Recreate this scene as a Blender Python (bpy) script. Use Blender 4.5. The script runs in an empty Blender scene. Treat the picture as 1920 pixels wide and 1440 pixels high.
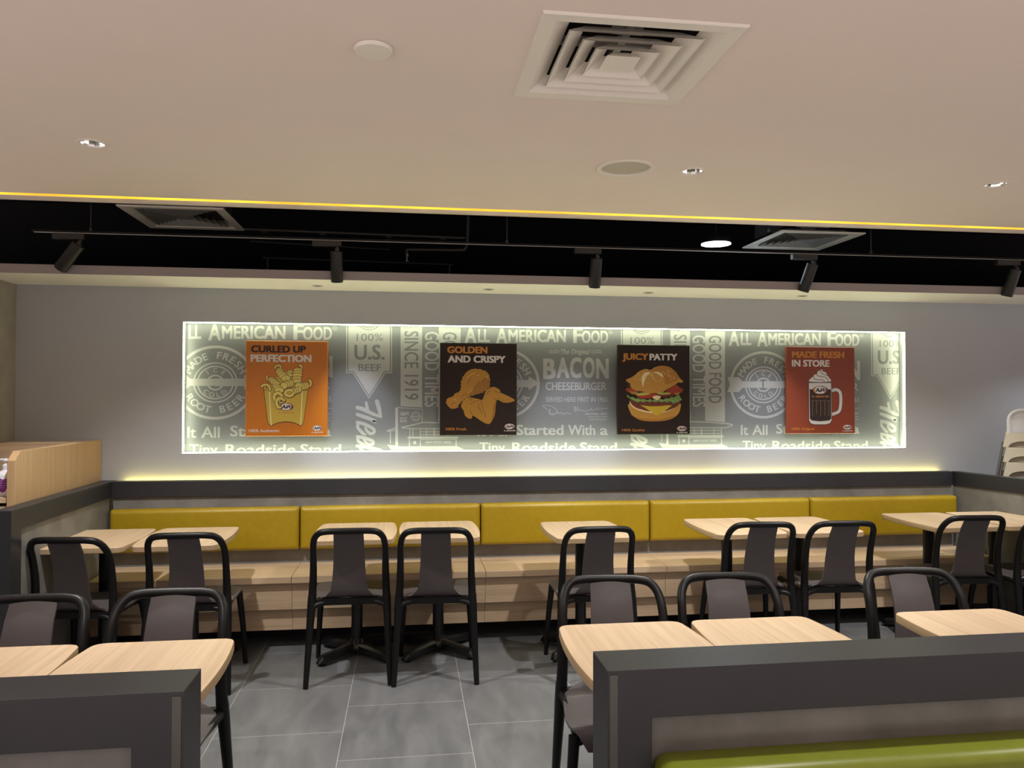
import bpy, bmesh, math, random
from mathutils import Vector, Matrix
from mathutils.geometry import tessellate_polygon
random.seed(4)
S = bpy.context.scene
COL = S.collection
PI = math.pi

# ------------------------------------------------------------------ camera
F_PX = 1440.0
CAM = Vector((0, 0, 1.52))
_yaw, _pit, _rol = math.radians(7.76), math.radians(.906), math.radians(.11)
_f = Vector((math.sin(_yaw)*math.cos(_pit), math.cos(_yaw)*math.cos(_pit), math.sin(_pit)))
_r = Vector((math.cos(_yaw), -math.sin(_yaw), 0))
_u = _r.cross(_f)
_r = _r*math.cos(_rol) + _u*math.sin(_rol)
_u = _r.cross(_f)
cd = bpy.data.cameras.new('camera'); cam = bpy.data.objects.new('camera', cd); COL.objects.link(cam)
cd.sensor_width = 36; cd.lens = F_PX/1920*36; cd.clip_start = .05
cam.matrix_world = Matrix(((_r.x, _u.x, -_f.x, CAM.x), (_r.y, _u.y, -_f.y, CAM.y), (_r.z, _u.z, -_f.z, CAM.z), (0, 0, 0, 1)))
S.camera = cam

# ------------------------------------------------------------------ world, exposure, lamps
S.view_settings.view_transform = 'Standard'; S.view_settings.look = 'None'
S.view_settings.gamma = 1; S.view_settings.use_curve_mapping = False
S.view_settings.exposure = 0.0
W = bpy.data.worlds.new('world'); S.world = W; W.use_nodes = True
# added glow for the unseen restaurant, lights the ceiling: dim above horizon, warm below
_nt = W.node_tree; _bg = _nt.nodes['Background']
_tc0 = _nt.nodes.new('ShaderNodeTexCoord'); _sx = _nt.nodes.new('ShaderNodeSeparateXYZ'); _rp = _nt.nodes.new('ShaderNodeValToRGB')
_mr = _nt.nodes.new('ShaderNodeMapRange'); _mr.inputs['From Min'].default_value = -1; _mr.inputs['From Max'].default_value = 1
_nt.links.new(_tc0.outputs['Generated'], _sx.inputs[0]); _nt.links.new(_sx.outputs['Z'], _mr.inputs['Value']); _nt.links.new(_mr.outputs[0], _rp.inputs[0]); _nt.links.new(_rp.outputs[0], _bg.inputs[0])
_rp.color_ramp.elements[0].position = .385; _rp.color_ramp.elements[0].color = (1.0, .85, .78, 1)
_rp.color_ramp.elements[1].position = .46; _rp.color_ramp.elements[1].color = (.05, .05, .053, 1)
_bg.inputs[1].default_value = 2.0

DOWN_W, DOWN_W2, TRACK_W, DISC_W = 150, 68, 46, 20
NICHE_E, COVE_E, SLOT_E = 35.0, 9.0, 1.4

def spot(name, loc, target, watts, angle, blend, col, radius, parent=None):
    l = bpy.data.lights.new(name, 'SPOT'); l.energy = watts; l.spot_size = math.radians(angle); l.spot_blend = blend
    l.color = col; l.shadow_soft_size = radius
    o = bpy.data.objects.new(name, l); COL.objects.link(o)
    o.rotation_euler = (Vector(target)-Vector(loc)).to_track_quat('-Z', 'Y').to_euler()
    if parent:
        o.parent = parent; o.location = Vector(loc)-Vector(parent.location)
    else: o.location = loc
    return o

# ------------------------------------------------------------------ materials
def mat(name, col, rough=.6, metal=0, emit=None, estr=0, spec=.5):
    m = bpy.data.materials.new(name); m.use_nodes = True
    b = m.node_tree.nodes['Principled BSDF']
    b.inputs['Base Color'].default_value = (*col, 1); b.inputs['Roughness'].default_value = rough
    b.inputs['Metallic'].default_value = metal; b.inputs['Specular IOR Level'].default_value = spec
    if emit: b.inputs['Emission Color'].default_value = (*emit, 1); b.inputs['Emission Strength'].default_value = estr
    return m
def nd(m, t, **k):
    n = m.node_tree.nodes.new(t)
    for a, v in k.items(): setattr(n, a, v)
    return n
def ramp(m, stops):
    r = nd(m, 'ShaderNodeValToRGB'); e = r.color_ramp.elements
    while len(e) < len(stops): e.new(.5)
    for i, (p, c) in enumerate(stops): e[i].position = p; e[i].color = (*c, 1)
    return r
def noisy(name, c1, c2, rough, scale=(3, 3, 3), detail=4, bump=0, spec=.5, lo=.3, hi=.7, rnd=False, metal=0):
    m = mat(name, c1, rough, metal, spec=spec); L = m.node_tree.links; b = m.node_tree.nodes['Principled BSDF']
    tc = nd(m, 'ShaderNodeTexCoord'); mp = nd(m, 'ShaderNodeMapping'); mp.inputs['Scale'].default_value = scale
    no = nd(m, 'ShaderNodeTexNoise'); no.inputs['Scale'].default_value = 1; no.inputs['Detail'].default_value = detail; no.inputs['Roughness'].default_value = .6
    r = ramp(m, [(lo, c1), (hi, c2)])
    L.new(tc.outputs['Object'], mp.inputs['Vector'])
    if rnd:
        oi = nd(m, 'ShaderNodeObjectInfo'); mm = nd(m, 'ShaderNodeMath', operation='MULTIPLY'); mm.inputs[1].default_value = 37
        cx = nd(m, 'ShaderNodeCombineXYZ'); L.new(oi.outputs['Random'], mm.inputs[0])
        for k in range(3): L.new(mm.outputs[0], cx.inputs[k])
        L.new(cx.outputs[0], mp.inputs['Location'])
    L.new(mp.outputs[0], no.inputs['Vector']); L.new(no.outputs['Fac'], r.inputs['Fac']); L.new(r.outputs[0], b.inputs['Base Color'])
    if bump:
        bp = nd(m, 'ShaderNodeBump'); bp.inputs['Strength'].default_value = bump; bp.inputs['Distance'].default_value = .002
        L.new(no.outputs['Fac'], bp.inputs['Height']); L.new(bp.outputs[0], b.inputs['Normal'])
    return m
OAK1, OAK2 = (.52, .375, .235), (.67, .505, .338)
oak_y = noisy('oak_laminate_grain_y', OAK1, OAK2, .42, (46, 1.6, 46), 5, rnd=True)
oak_x = noisy('oak_laminate_grain_x', OAK1, OAK2, .42, (1.6, 46, 46), 5, rnd=True)
oak_z = noisy('oak_laminate_grain_z', (.46, .29, .145), (.56, .37, .20), .45, (60, 60, 1.5), 5)
oak_edge = noisy('oak_edge_band', (.42, .30, .17), (.50, .36, .21), .5, (4, 4, 60), 3)
m_ceil = noisy('ceiling_paint', (.80, .70, .65), (.82, .72, .67), .9, (2, 2, 2))
m_wall = noisy('grey_wall_paint', (.44, .465, .505), (.46, .485, .525), .85, (2, 2, 2))
m_beige = mat('bulkhead_paint', (.78, .77, .73), .85)
m_bulkface = mat('bulkhead_face_paint', (.27, .24, .25), .85)
m_void = mat('black_void_paint', (.004, .004, .005), .7, spec=.2)
m_blkmetal = mat('black_painted_metal', (.006, .006, .007), .5)
m_track = mat('black_track_metal', (.02, .02, .022), .3)
m_cap = noisy('charcoal_laminate', (.021, .0215, .027), (.025, .0255, .031), .46, (8, 8, 8), spec=.55)
m_conc = noisy('concrete_laminate', (.150, .148, .142), (.25, .246, .238), .6, (5, 5, 5), 9, lo=.32, hi=.72)
m_concw = noisy('concrete_wall', (.26, .24, .21), (.36, .335, .30), .7, (4, 4, 4), 8)
m_yel = noisy('mustard_vinyl', (.355, .238, .006), (.385, .262, .008), .42, (30, 30, 30), 2, bump=.05)
m_grn = noisy('olive_green_vinyl', (.175, .215, .012), (.19, .235, .016), .38, (30, 30, 30), 2, bump=.05)
m_blk = noisy('black_plastic', (.0045, .0045, .005), (.006, .006, .0065), .42, (40, 40, 40), 2, spec=.28)
m_shell = noisy('taupe_plastic', (.080, .069, .071), (.087, .075, .077), .5, (20, 20, 20), 2)
m_iron = mat('black_cast_iron', (.008, .008, .009), .28)
m_glide = mat('black_rubber', (.01, .01, .01), .8)
m_kick = mat('black_kick_plate', (.006, .006, .006), .5)
m_white = mat('white_paint', (.78, .74, .68), .5)
m_grille = noisy('beige_grille', (.50, .46, .38), (.56, .51, .43), .8, (600, 600, 600), 1)
m_alu = mat('aluminium_vent', (.62, .60, .52), .45)
m_altblade = mat('shaded_vent_blade', (.20, .195, .175), .5)  # vent metal darkened: the shade on the blades is put into the colour
m_refl = mat('mirror_reflector', (.9, .9, .9), .08, 1)
m_duct = mat('galvanised_duct', (.35, .33, .30), .5, .6)
m_dark = mat('dark_recess', (.03, .026, .024), .8)
m_lamp = mat('lamp_lens', (.5, .5, .5), .4, emit=(1, .93, .85), estr=.15)
m_disc = mat('led_disc_lens', (.9, .9, .9), .4, emit=(.70, .84, 1), estr=22)
m_niche = mat('led_strip_warm_white', (.9, .9, .8), .5, emit=(.95, 1.0, .62), estr=NICHE_E)
m_cove = mat('led_strip_yellow', (.9, .9, .6), .5, emit=(1.0, .80, .20), estr=COVE_E)
m_slot = noisy('led_strip_amber', (.9, .6, .1), (.9, .6, .1), .5)
_b = m_slot.node_tree.nodes['Principled BSDF']; _b.inputs['Emission Color'].default_value = (1, .52, .01, 1); _b.inputs['Emission Strength'].default_value = SLOT_E
_n = nd(m_slot, 'ShaderNodeTexNoise'); _n.inputs['Scale'].default_value = 3; _rr = ramp(m_slot, [(.35, (.75, .33, .004)), (.65, (1, .62, .03))])
_t = nd(m_slot, 'ShaderNodeTexCoord'); m_slot.node_tree.links.new(_t.outputs['Object'], _n.inputs['Vector'])
m_slot.node_tree.links.new(_n.outputs['Fac'], _rr.inputs['Fac']); m_slot.node_tree.links.new(_rr.outputs[0], _b.inputs['Emission Color'])
m_mural = noisy('mural_grey_print', (.126, .132, .146), (.133, .139, .153), .5, (3, 3, 3))
m_print = mat('mural_pale_print', (.29, .293, .302), .5)
m_highw = mat('white_plastic', (.74, .76, .80), .3)
m_cream = mat('cream_plastic', (.66, .60, .47), .38)
m_steel = mat('brushed_steel', (.55, .54, .52), .35, .9)
m_legsteel = mat('dull_grey_steel', (.22, .21, .20), .4, .7)
m_bottle = mat('white_bottle_plastic', (.80, .80, .88), .35)
m_purple = mat('purple_label', (.25, .02, .30), .4)

def floor_material():
    m = mat('slate_grey_floor_tile', (.2, .2, .2), .38); L = m.node_tree.links; b = m.node_tree.nodes['Principled BSDF']
    g = nd(m, 'ShaderNodeNewGeometry'); sp = nd(m, 'ShaderNodeSeparateXYZ'); L.new(g.outputs['Position'], sp.inputs[0])
    ax = nd(m, 'ShaderNodeMath', operation='ADD'); ax.inputs[1].default_value = -3.29+.565*20
    ay = nd(m, 'ShaderNodeMath', operation='ADD'); ay.inputs[1].default_value = .85+.567*20
    L.new(sp.outputs['Y'], ax.inputs[0]); L.new(sp.outputs['X'], ay.inputs[0])
    cb = nd(m, 'ShaderNodeCombineXYZ'); L.new(ax.outputs[0], cb.inputs[0]); L.new(ay.outputs[0], cb.inputs[1])
    br = nd(m, 'ShaderNodeTexBrick'); br.offset = .5; br.offset_frequency = 2; br.squash = 1
    for k, v in (('Scale', 1), ('Mortar Size', .0016), ('Mortar Smooth', .1), ('Bias', 0), ('Brick Width', .565), ('Row Height', .567)): br.inputs[k].default_value = v
    L.new(cb.outputs[0], br.inputs['Vector'])
    br.inputs['Color1'].default_value = (.93, .93, .93, 1); br.inputs['Color2'].default_value = (1.05, 1.05, 1.05, 1); br.inputs['Mortar'].default_value = (1, 1, 1, 1)
    mp = nd(m, 'ShaderNodeMapping'); mp.inputs['Scale'].default_value = (9, 2.4, 1); L.new(g.outputs['Position'], mp.inputs['Vector'])
    no = nd(m, 'ShaderNodeTexNoise'); no.inputs['Scale'].default_value = 1; no.inputs['Detail'].default_value = 8; no.inputs['Roughness'].default_value = .62; no.inputs['Distortion'].default_value = .6
    L.new(mp.outputs[0], no.inputs['Vector'])
    r = ramp(m, [(.28, (.122, .128, .136)), (.72, (.196, .203, .212))]); L.new(no.outputs['Fac'], r.inputs['Fac'])
    mx = nd(m, 'ShaderNodeMix', data_type='RGBA', blend_type='MULTIPLY'); mx.inputs[0].default_value = 1
    L.new(r.outputs[0], mx.inputs[6]); L.new(br.outputs['Color'], mx.inputs[7])
    m2 = nd(m, 'ShaderNodeMix', data_type='RGBA'); m2.inputs[7].default_value = (.42, .42, .41, 1)
    L.new(br.outputs['Fac'], m2.inputs[0]); L.new(mx.outputs[2], m2.inputs[6]); L.new(m2.outputs[2], b.inputs['Base Color'])
    rr = ramp(m, [(.3, (.34,)*3), (.7, (.5,)*3)]); L.new(no.outputs['Fac'], rr.inputs['Fac']); L.new(rr.outputs[0], b.inputs['Roughness'])
    return m
m_floor = floor_material()

# ------------------------------------------------------------------ mesh helpers
class MB:
    """collects shapes into one mesh"""
    def __init__(s): s.bm = bmesh.new(); s.mi = 0
    def face(s, vs):
        try: f = s.bm.faces.new(vs); f.material_index = s.mi; return f
        except ValueError: return None
    def box(s, x0, x1, y0, y1, z0, z1):
        v = [s.bm.verts.new((x, y, z)) for x in (x0, x1) for y in (y0, y1) for z in (z0, z1)]
        for q in ((0, 1, 3, 2), (4, 6, 7, 5), (0, 4, 5, 1), (2, 3, 7, 6), (0, 2, 6, 4), (1, 5, 7, 3)): s.face([v[i] for i in q])
        return s
    def loft(s, rings, cap=True, closed=True):
        R = [[s.bm.verts.new(p) for p in r] for r in rings]; n = len(R[0])
        for a, b in zip(R, R[1:]):
            for i in range(n if closed else n-1): s.face([a[i], a[(i+1) % n], b[(i+1) % n], b[i]])
        if cap: s.face(R[0][::-1]); s.face(R[-1])
        return s
    def lathe(s, prof, seg=24, c=(0, 0, 0), cap=True):
        return s.loft([[(c[0]+r*math.cos(2*PI*i/seg), c[1]+r*math.sin(2*PI*i/seg), c[2]+z) for i in range(seg)] for r, z in prof], cap)
    def tube(s, pts, rad, seg=10, flat=1.0, cap=True):
        pts = [Vector(p) for p in pts]; n = len(pts); rad = rad if isinstance(rad, (list, tuple)) else [rad]*n
        T = [(pts[min(i+1, n-1)]-pts[max(i-1, 0)]).normalized() for i in range(n)]
        N = T[0].orthogonal().normalized()
        if abs(T[0].x) < .9: N = (Vector((1, 0, 0))-T[0]*T[0].x).normalized()
        rings = []
        for i in range(n):
            N = (N-T[i]*N.dot(T[i])).normalized(); B = T[i].cross(N)
            rings.append([pts[i]+(N*math.cos(a)*flat+B*math.sin(a))*rad[i] for a in (2*PI*k/seg for k in range(seg))])
        return s.loft(rings, cap)
    def prism(s, loop, z0, z1, axis='z'):
        """loop in 2-D, extruded along an axis"""
        return s.plate([loop], z0, z1, axis)
    def plate(s, loops, a0, a1, axis='z'):
        def P(p, a): return {'z': (p[0], p[1], a), 'y': (p[0], a, p[1]), 'x': (a, p[0], p[1])}[axis]
        fl = [Vector((p[0], p[1], 0)) for l in loops for p in l]
        tr = tessellate_polygon([[Vector((p[0], p[1], 0)) for p in l] for l in loops])
        A = [s.bm.verts.new(P(p, a0)) for p in fl]; B = [s.bm.verts.new(P(p, a1)) for p in fl]
        for t in tr: s.face([A[i] for i in t]); s.face([B[i] for i in t][::-1])
        k = 0
        for l in loops:
            n = len(l)
            for i in range(n): s.face([A[k+i], A[k+(i+1) % n], B[k+(i+1) % n], B[k+i]])
            k += n
        return s
    def build(s, name, mats, parent=None, smooth=None, bevel=0, bseg=2):
        bmesh.ops.recalc_face_normals(s.bm, faces=s.bm.faces[:])
        me = bpy.data.meshes.new(name); s.bm.to_mesh(me); s.bm.free()
        for m in (mats if isinstance(mats, (list, tuple)) else [mats]): me.materials.append(m)
        o = bpy.data.objects.new(name, me); COL.objects.link(o)
        if smooth is not None:
            me.polygons.foreach_set('use_smooth', [True]*len(me.polygons))
            me.set_sharp_from_angle(angle=math.radians(smooth))
        if bevel:
            b = o.modifiers.new('bevel', 'BEVEL'); b.width = bevel; b.segments = bseg; b.limit_method = 'ANGLE'; b.angle_limit = math.radians(40)
            b.harden_normals = False
        if parent: o.parent = parent
        return o
def tag(o, label=None, cat=None, group=None, kind=None):
    if label: o['label'] = label
    if cat: o['category'] = cat
    if group: o['group'] = group
    if kind: o['kind'] = kind
    return o
def thing(name, label, cat, loc=(0, 0, 0), rz=0, group=None):
    o = bpy.data.objects.new(name, None); COL.objects.link(o); o.location = loc; o.rotation_euler = (0, 0, rz)
    o.empty_display_size = .1
    return tag(o, label, cat, group)
def dup(root, loc, rz, label, group=None):
    def rec(o, par):
        c = o.copy(); COL.objects.link(c)
        if par: c.parent = par
        for ch in [x for x in o.children]: rec(ch, c)
        return c
    r = rec(root, None); r.location = loc; r.rotation_euler = (0, 0, rz); r['label'] = label
    if group: r['group'] = group
    return r
def circ(cx, cy, r, n=32): return [(cx+r*math.cos(2*PI*i/n), cy+r*math.sin(2*PI*i/n)) for i in range(n)]
def rect(x0, x1, y0, y1): return [(x0, y0), (x1, y0), (x1, y1), (x0, y1)]
def spline(pts, k=6, closed=False):
    n = len(pts); out = []
    P = lambda i: Vector(pts[i % n] if closed else pts[max(0, min(n-1, i))])
    for i in range(n if closed else n-1):
        a, b, c, d = P(i-1), P(i), P(i+1), P(i+2)
        for j in range(k):
            t = j/k
            out.append(.5*((2*b)+(c-a)*t+(2*a-5*b+4*c-d)*t*t+(3*b-a-3*c+d)*t**3))
    if not closed: out.append(P(n-1))
    return out
def struct(o): o['kind'] = 'structure'; return o

# ------------------------------------------------------------------ the setting
YW, ZC, YE = 5.20, 2.60, 4.56          # back wall, ceiling height, ceiling edge
NX0, NX1, NZ0, NZ1, YM = -1.438, 3.625, 1.147, 1.997, 5.265
ZB, YB = 2.218, 4.712                  # bulkhead underside, its front
LX, RX = -2.44, 9.0
m = MB(); m.box(-5, RX, -.6, 5.4, -.05, 0); struct(m.build('floor', m_floor))  # ends short behind the camera so the world glow reaches the ceiling
m = MB(); m.plate([rect(LX, RX, 0, ZB), rect(NX0, NX1, NZ0, NZ1)], YW, YW+.0655, 'y'); m.box(LX, RX, YW+.09, YW+.11, 0, ZB)
struct(m.build('wall_back', m_wall))
m = MB(); m.box(LX-.12, LX, 3.2, 5.4, 0, ZB-.001); struct(m.build('wall_left', m_concw))
DOWN = [(-1.342, 3.49), (1.351, 3.515), (2.96, 3.52), (-1.0, 1.75), (1.15, 1.75), (2.6, 1.75)]
VX, VY = .677, 2.405
SPK = (1.02, 3.515)
m = MB()
m.plate([rect(-5, RX, -3.5, YE), rect(-4.9, RX-.1, 4.400, 4.452), rect(VX-.262, VX+.262, VY-.262, VY+.262), circ(*SPK, .118)] + [circ(x, y, .05, 24) for x, y in DOWN], ZC, ZC+.014)
m.box(-5, RX, YE-.02, YE, ZC+.014, 3.3)
struct(m.build('ceiling', m_ceil))
m = MB(); m.box(-5, RX, YE, 7.6, 3.3, 3.32); m.box(-5, RX, 7.6, 7.62, 2.2, 3.3); m.box(LX, RX, YW+.11, 7.6, 2.2, 2.218)
m.box(-5, LX-.12, YE, 7.6, 2.2, 2.218)
struct(m.build('ceiling', m_void))
m = MB(); m.box(-5, RX, YB+.004, YW, ZB, ZB+.05)
o = struct(m.build('trim_1', m_beige))
m = MB(); m.box(-5, RX, YB, YB+.004, ZB, ZB+.052); struct(m.build('trim_2', m_bulkface))
m = MB(); m.box(-5, RX, YE+.001, YE+.004, ZC+.002, 3.299); struct(m.build('trim_3', m_void))

# ------------------------------------------------------------------ LED strips
m = MB(); m.box(-4.88, RX-.12, 4.4015, 4.4505, ZC+.001, ZC+.008)
tag(m.build('led_strip', m_slot), 'glowing amber light line set into the ceiling near its edge', 'led strip')
m = MB(); e = .004
m.box(NX0+.002, NX0+e+.002, YW+.004, YW+.016, NZ0+.006, NZ1-.006); m.box(NX1-e-.002, NX1-.002, YW+.004, YW+.016, NZ0+.006, NZ1-.006)
m.box(NX0+.008, NX1-.008, YW+.004, YW+.016, NZ1-e-.002, NZ1-.002); m.box(NX0+.008, NX1-.008, YW+.004, YW+.016, NZ0+.002, NZ0+e+.002)
tag(m.build('led_strip', m_niche), 'warm white light strip running round the inside edge of the wall niche', 'led strip')
m = MB(); m.box(-1.78, 3.88, 5.166, 5.186, .955, .972)
tag(m.build('led_strip', m_cove), 'yellow light strip hidden behind the dark ledge above the bench', 'led strip')

# ------------------------------------------------------------------ flat prints (mural, posters)
_tc = {}
def text_geo(s, bold=0.0, shear=0.0, space=1.0):
    k = (s, bold, shear, space)
    if k not in _tc:
        c = bpy.data.curves.new('t', 'FONT'); c.body = s; c.size = 1; c.shear = shear; c.resolution_u = 3; c.fill_mode = 'FRONT'; c.space_character = space
        o = bpy.data.objects.new('t', c); COL.objects.link(o)
        dg = bpy.context.evaluated_depsgraph_get(); me = bpy.data.meshes.new_from_object(o.evaluated_get(dg))
        v = [(p.co.x, p.co.y) for p in me.vertices]; f = [tuple(p.vertices) for p in me.polygons]
        bpy.data.objects.remove(o); bpy.data.curves.remove(c); bpy.data.meshes.remove(me)
        if bold:                                  # a heavier face: the outline widened by shifted copies, each on its own hair-thin layer
            n = len(v); b = bold*.95; sh = [(0, 0), (b, b*.55), (-b, b*.55), (b, -b*.55), (-b, -b*.55), (b, 0), (-b, 0)]
            v = [(x+dx, y+dy) for dx, dy in sh for x, y in v]; f = [tuple(i+k2*n for i in q) for k2 in range(len(sh)) for q in f]
        _tc[k] = (v, f)
    return _tc[k]
def cap_h(bold):
    v, _ = text_geo('H', bold); ys = [p[1] for p in v]; return min(ys), max(ys)
class Art:
    """layers of flat colour; T maps drawing coordinates to local (x, z); layers step towards -y"""
    def __init__(s, T): s.T = T; s.bm = bmesh.new(); s.mats = []; s.step = .00025; s.n = 0
    def _mi(s, m):
        if m not in s.mats: s.mats.append(m)
        return s.mats.index(m)
    def raw(s, pts, faces, m, lay, copies=1):
        per = max(1, len(pts)//copies)
        vs = [s.bm.verts.new((x, -(lay+(i//per)*.02)*s.step, z)) for i, (x, z) in enumerate(s.T(*p) for p in pts)]; mi = s._mi(m)
        for f in faces:
            try: q = s.bm.faces.new([vs[i] for i in f]); q.material_index = mi
            except ValueError: pass
    def poly(s, loops, m, lay):
        if not isinstance(loops[0][0], (tuple, list, Vector)): loops = [loops]
        fl = [p for l in loops for p in l]
        s.raw([(p[0], p[1]) for p in fl], tessellate_polygon([[Vector((p[0], p[1], 0)) for p in l] for l in loops]), m, lay)
    def stroke(s, pts, w, m, lay, closed=False, round_=True):
        P = [Vector((p[0], p[1])) for p in pts]; n = len(P); L = []; R = []
        ws = w if isinstance(w, (list, tuple)) else [w]*n
        for i in range(n):
            a = P[(i-1) % n] if closed or i else P[i]; b = P[(i+1) % n] if closed or i < n-1 else P[i]
            d = b-a
            if d.length < 1e-9: d = Vector((1, 0))
            d.normalize(); nn = Vector((-d.y, d.x))*ws[i]/2; L.append(P[i]+nn); R.append(P[i]-nn)
        s.n += 1; lay += (s.n % 40)*.006
        pts2 = L+R; q = [(i, (i+1) % n, n+(i+1) % n, n+i) for i in range(n if closed else n-1)]
        s.raw(pts2, q, m, lay)
        if round_ and not closed:
            for i in (0, n-1): s.poly([circ(P[i].x, P[i].y, ws[i]/2, 10)], m, lay+.002+.001*(i > 0))
    def text(s, t, x0, x1, yb, yc, m, lay, bold=.0, shear=0, ccw=None, space=1.0):
        """fit the text between x0 and x1, baseline yb, cap line yc; ccw = map after fitting"""
        v, f = text_geo(t, bold, shear, space); lo, hi = cap_h(bold)
        xs = [p[0] for p in v]; a, b = min(xs), max(xs)
        pts = [(x0+(x-a)/(b-a)*(x1-x0), yb+(y-lo)/(hi-lo)*(yc-yb)) for x, y in v]
        if ccw: pts = [ccw(*p) for p in pts]
        s.raw(pts, f, m, lay, 7 if bold else 1)
    def arc_text(s, t, cx, cy, r, h, a0, a1, m, lay, bold, inside=False):
        """letters on an arc in drawing coordinates with y downwards; angles clockwise from 12 o'clock"""
        lo, hi = cap_h(bold); k = h/(hi-lo); n = len(t)
        for i, ch in enumerate(t):
            if ch == ' ': continue
            v, f = text_geo(ch, bold); xs = [p[0] for p in v]; mid = (min(xs)+max(xs))/2
            a = math.radians(a0+(a1-a0)*i/(n-1)); out = []
            for x, y in v:
                u, w = (x-mid)*k, (y-lo)*k
                if not inside: rr = r+w; dx, dy = math.sin(a)*rr+math.cos(a)*u, -math.cos(a)*rr+math.sin(a)*u
                else: rr = r-w; dx, dy = math.sin(a)*rr-math.cos(a)*u, -math.cos(a)*rr-math.sin(a)*u
                out.append((cx+dx, cy+dy))
            s.raw(out, f, m, lay, 7 if bold else 1)
    def build(s, name, parent, loc, clip=None):
        bm = s.bm
        if clip:
            for co, no in (((clip[0], 0, 0), (-1, 0, 0)), ((clip[1], 0, 0), (1, 0, 0)), ((0, 0, clip[2]), (0, 0, -1)), ((0, 0, clip[3]), (0, 0, 1))):
                bmesh.ops.bisect_plane(bm, geom=bm.verts[:]+bm.edges[:]+bm.faces[:], plane_co=co, plane_no=no, clear_outer=True)
        bm.normal_update()
        for f in bm.faces:
            if f.normal.y > 0: f.normal_flip()
        me = bpy.data.meshes.new(name); bm.to_mesh(me); bm.free()
        for m in s.mats: me.materials.append(m)
        o = bpy.data.objects.new(name, me); COL.objects.link(o); o.location = loc
        if parent: o.parent = parent
        return o

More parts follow.
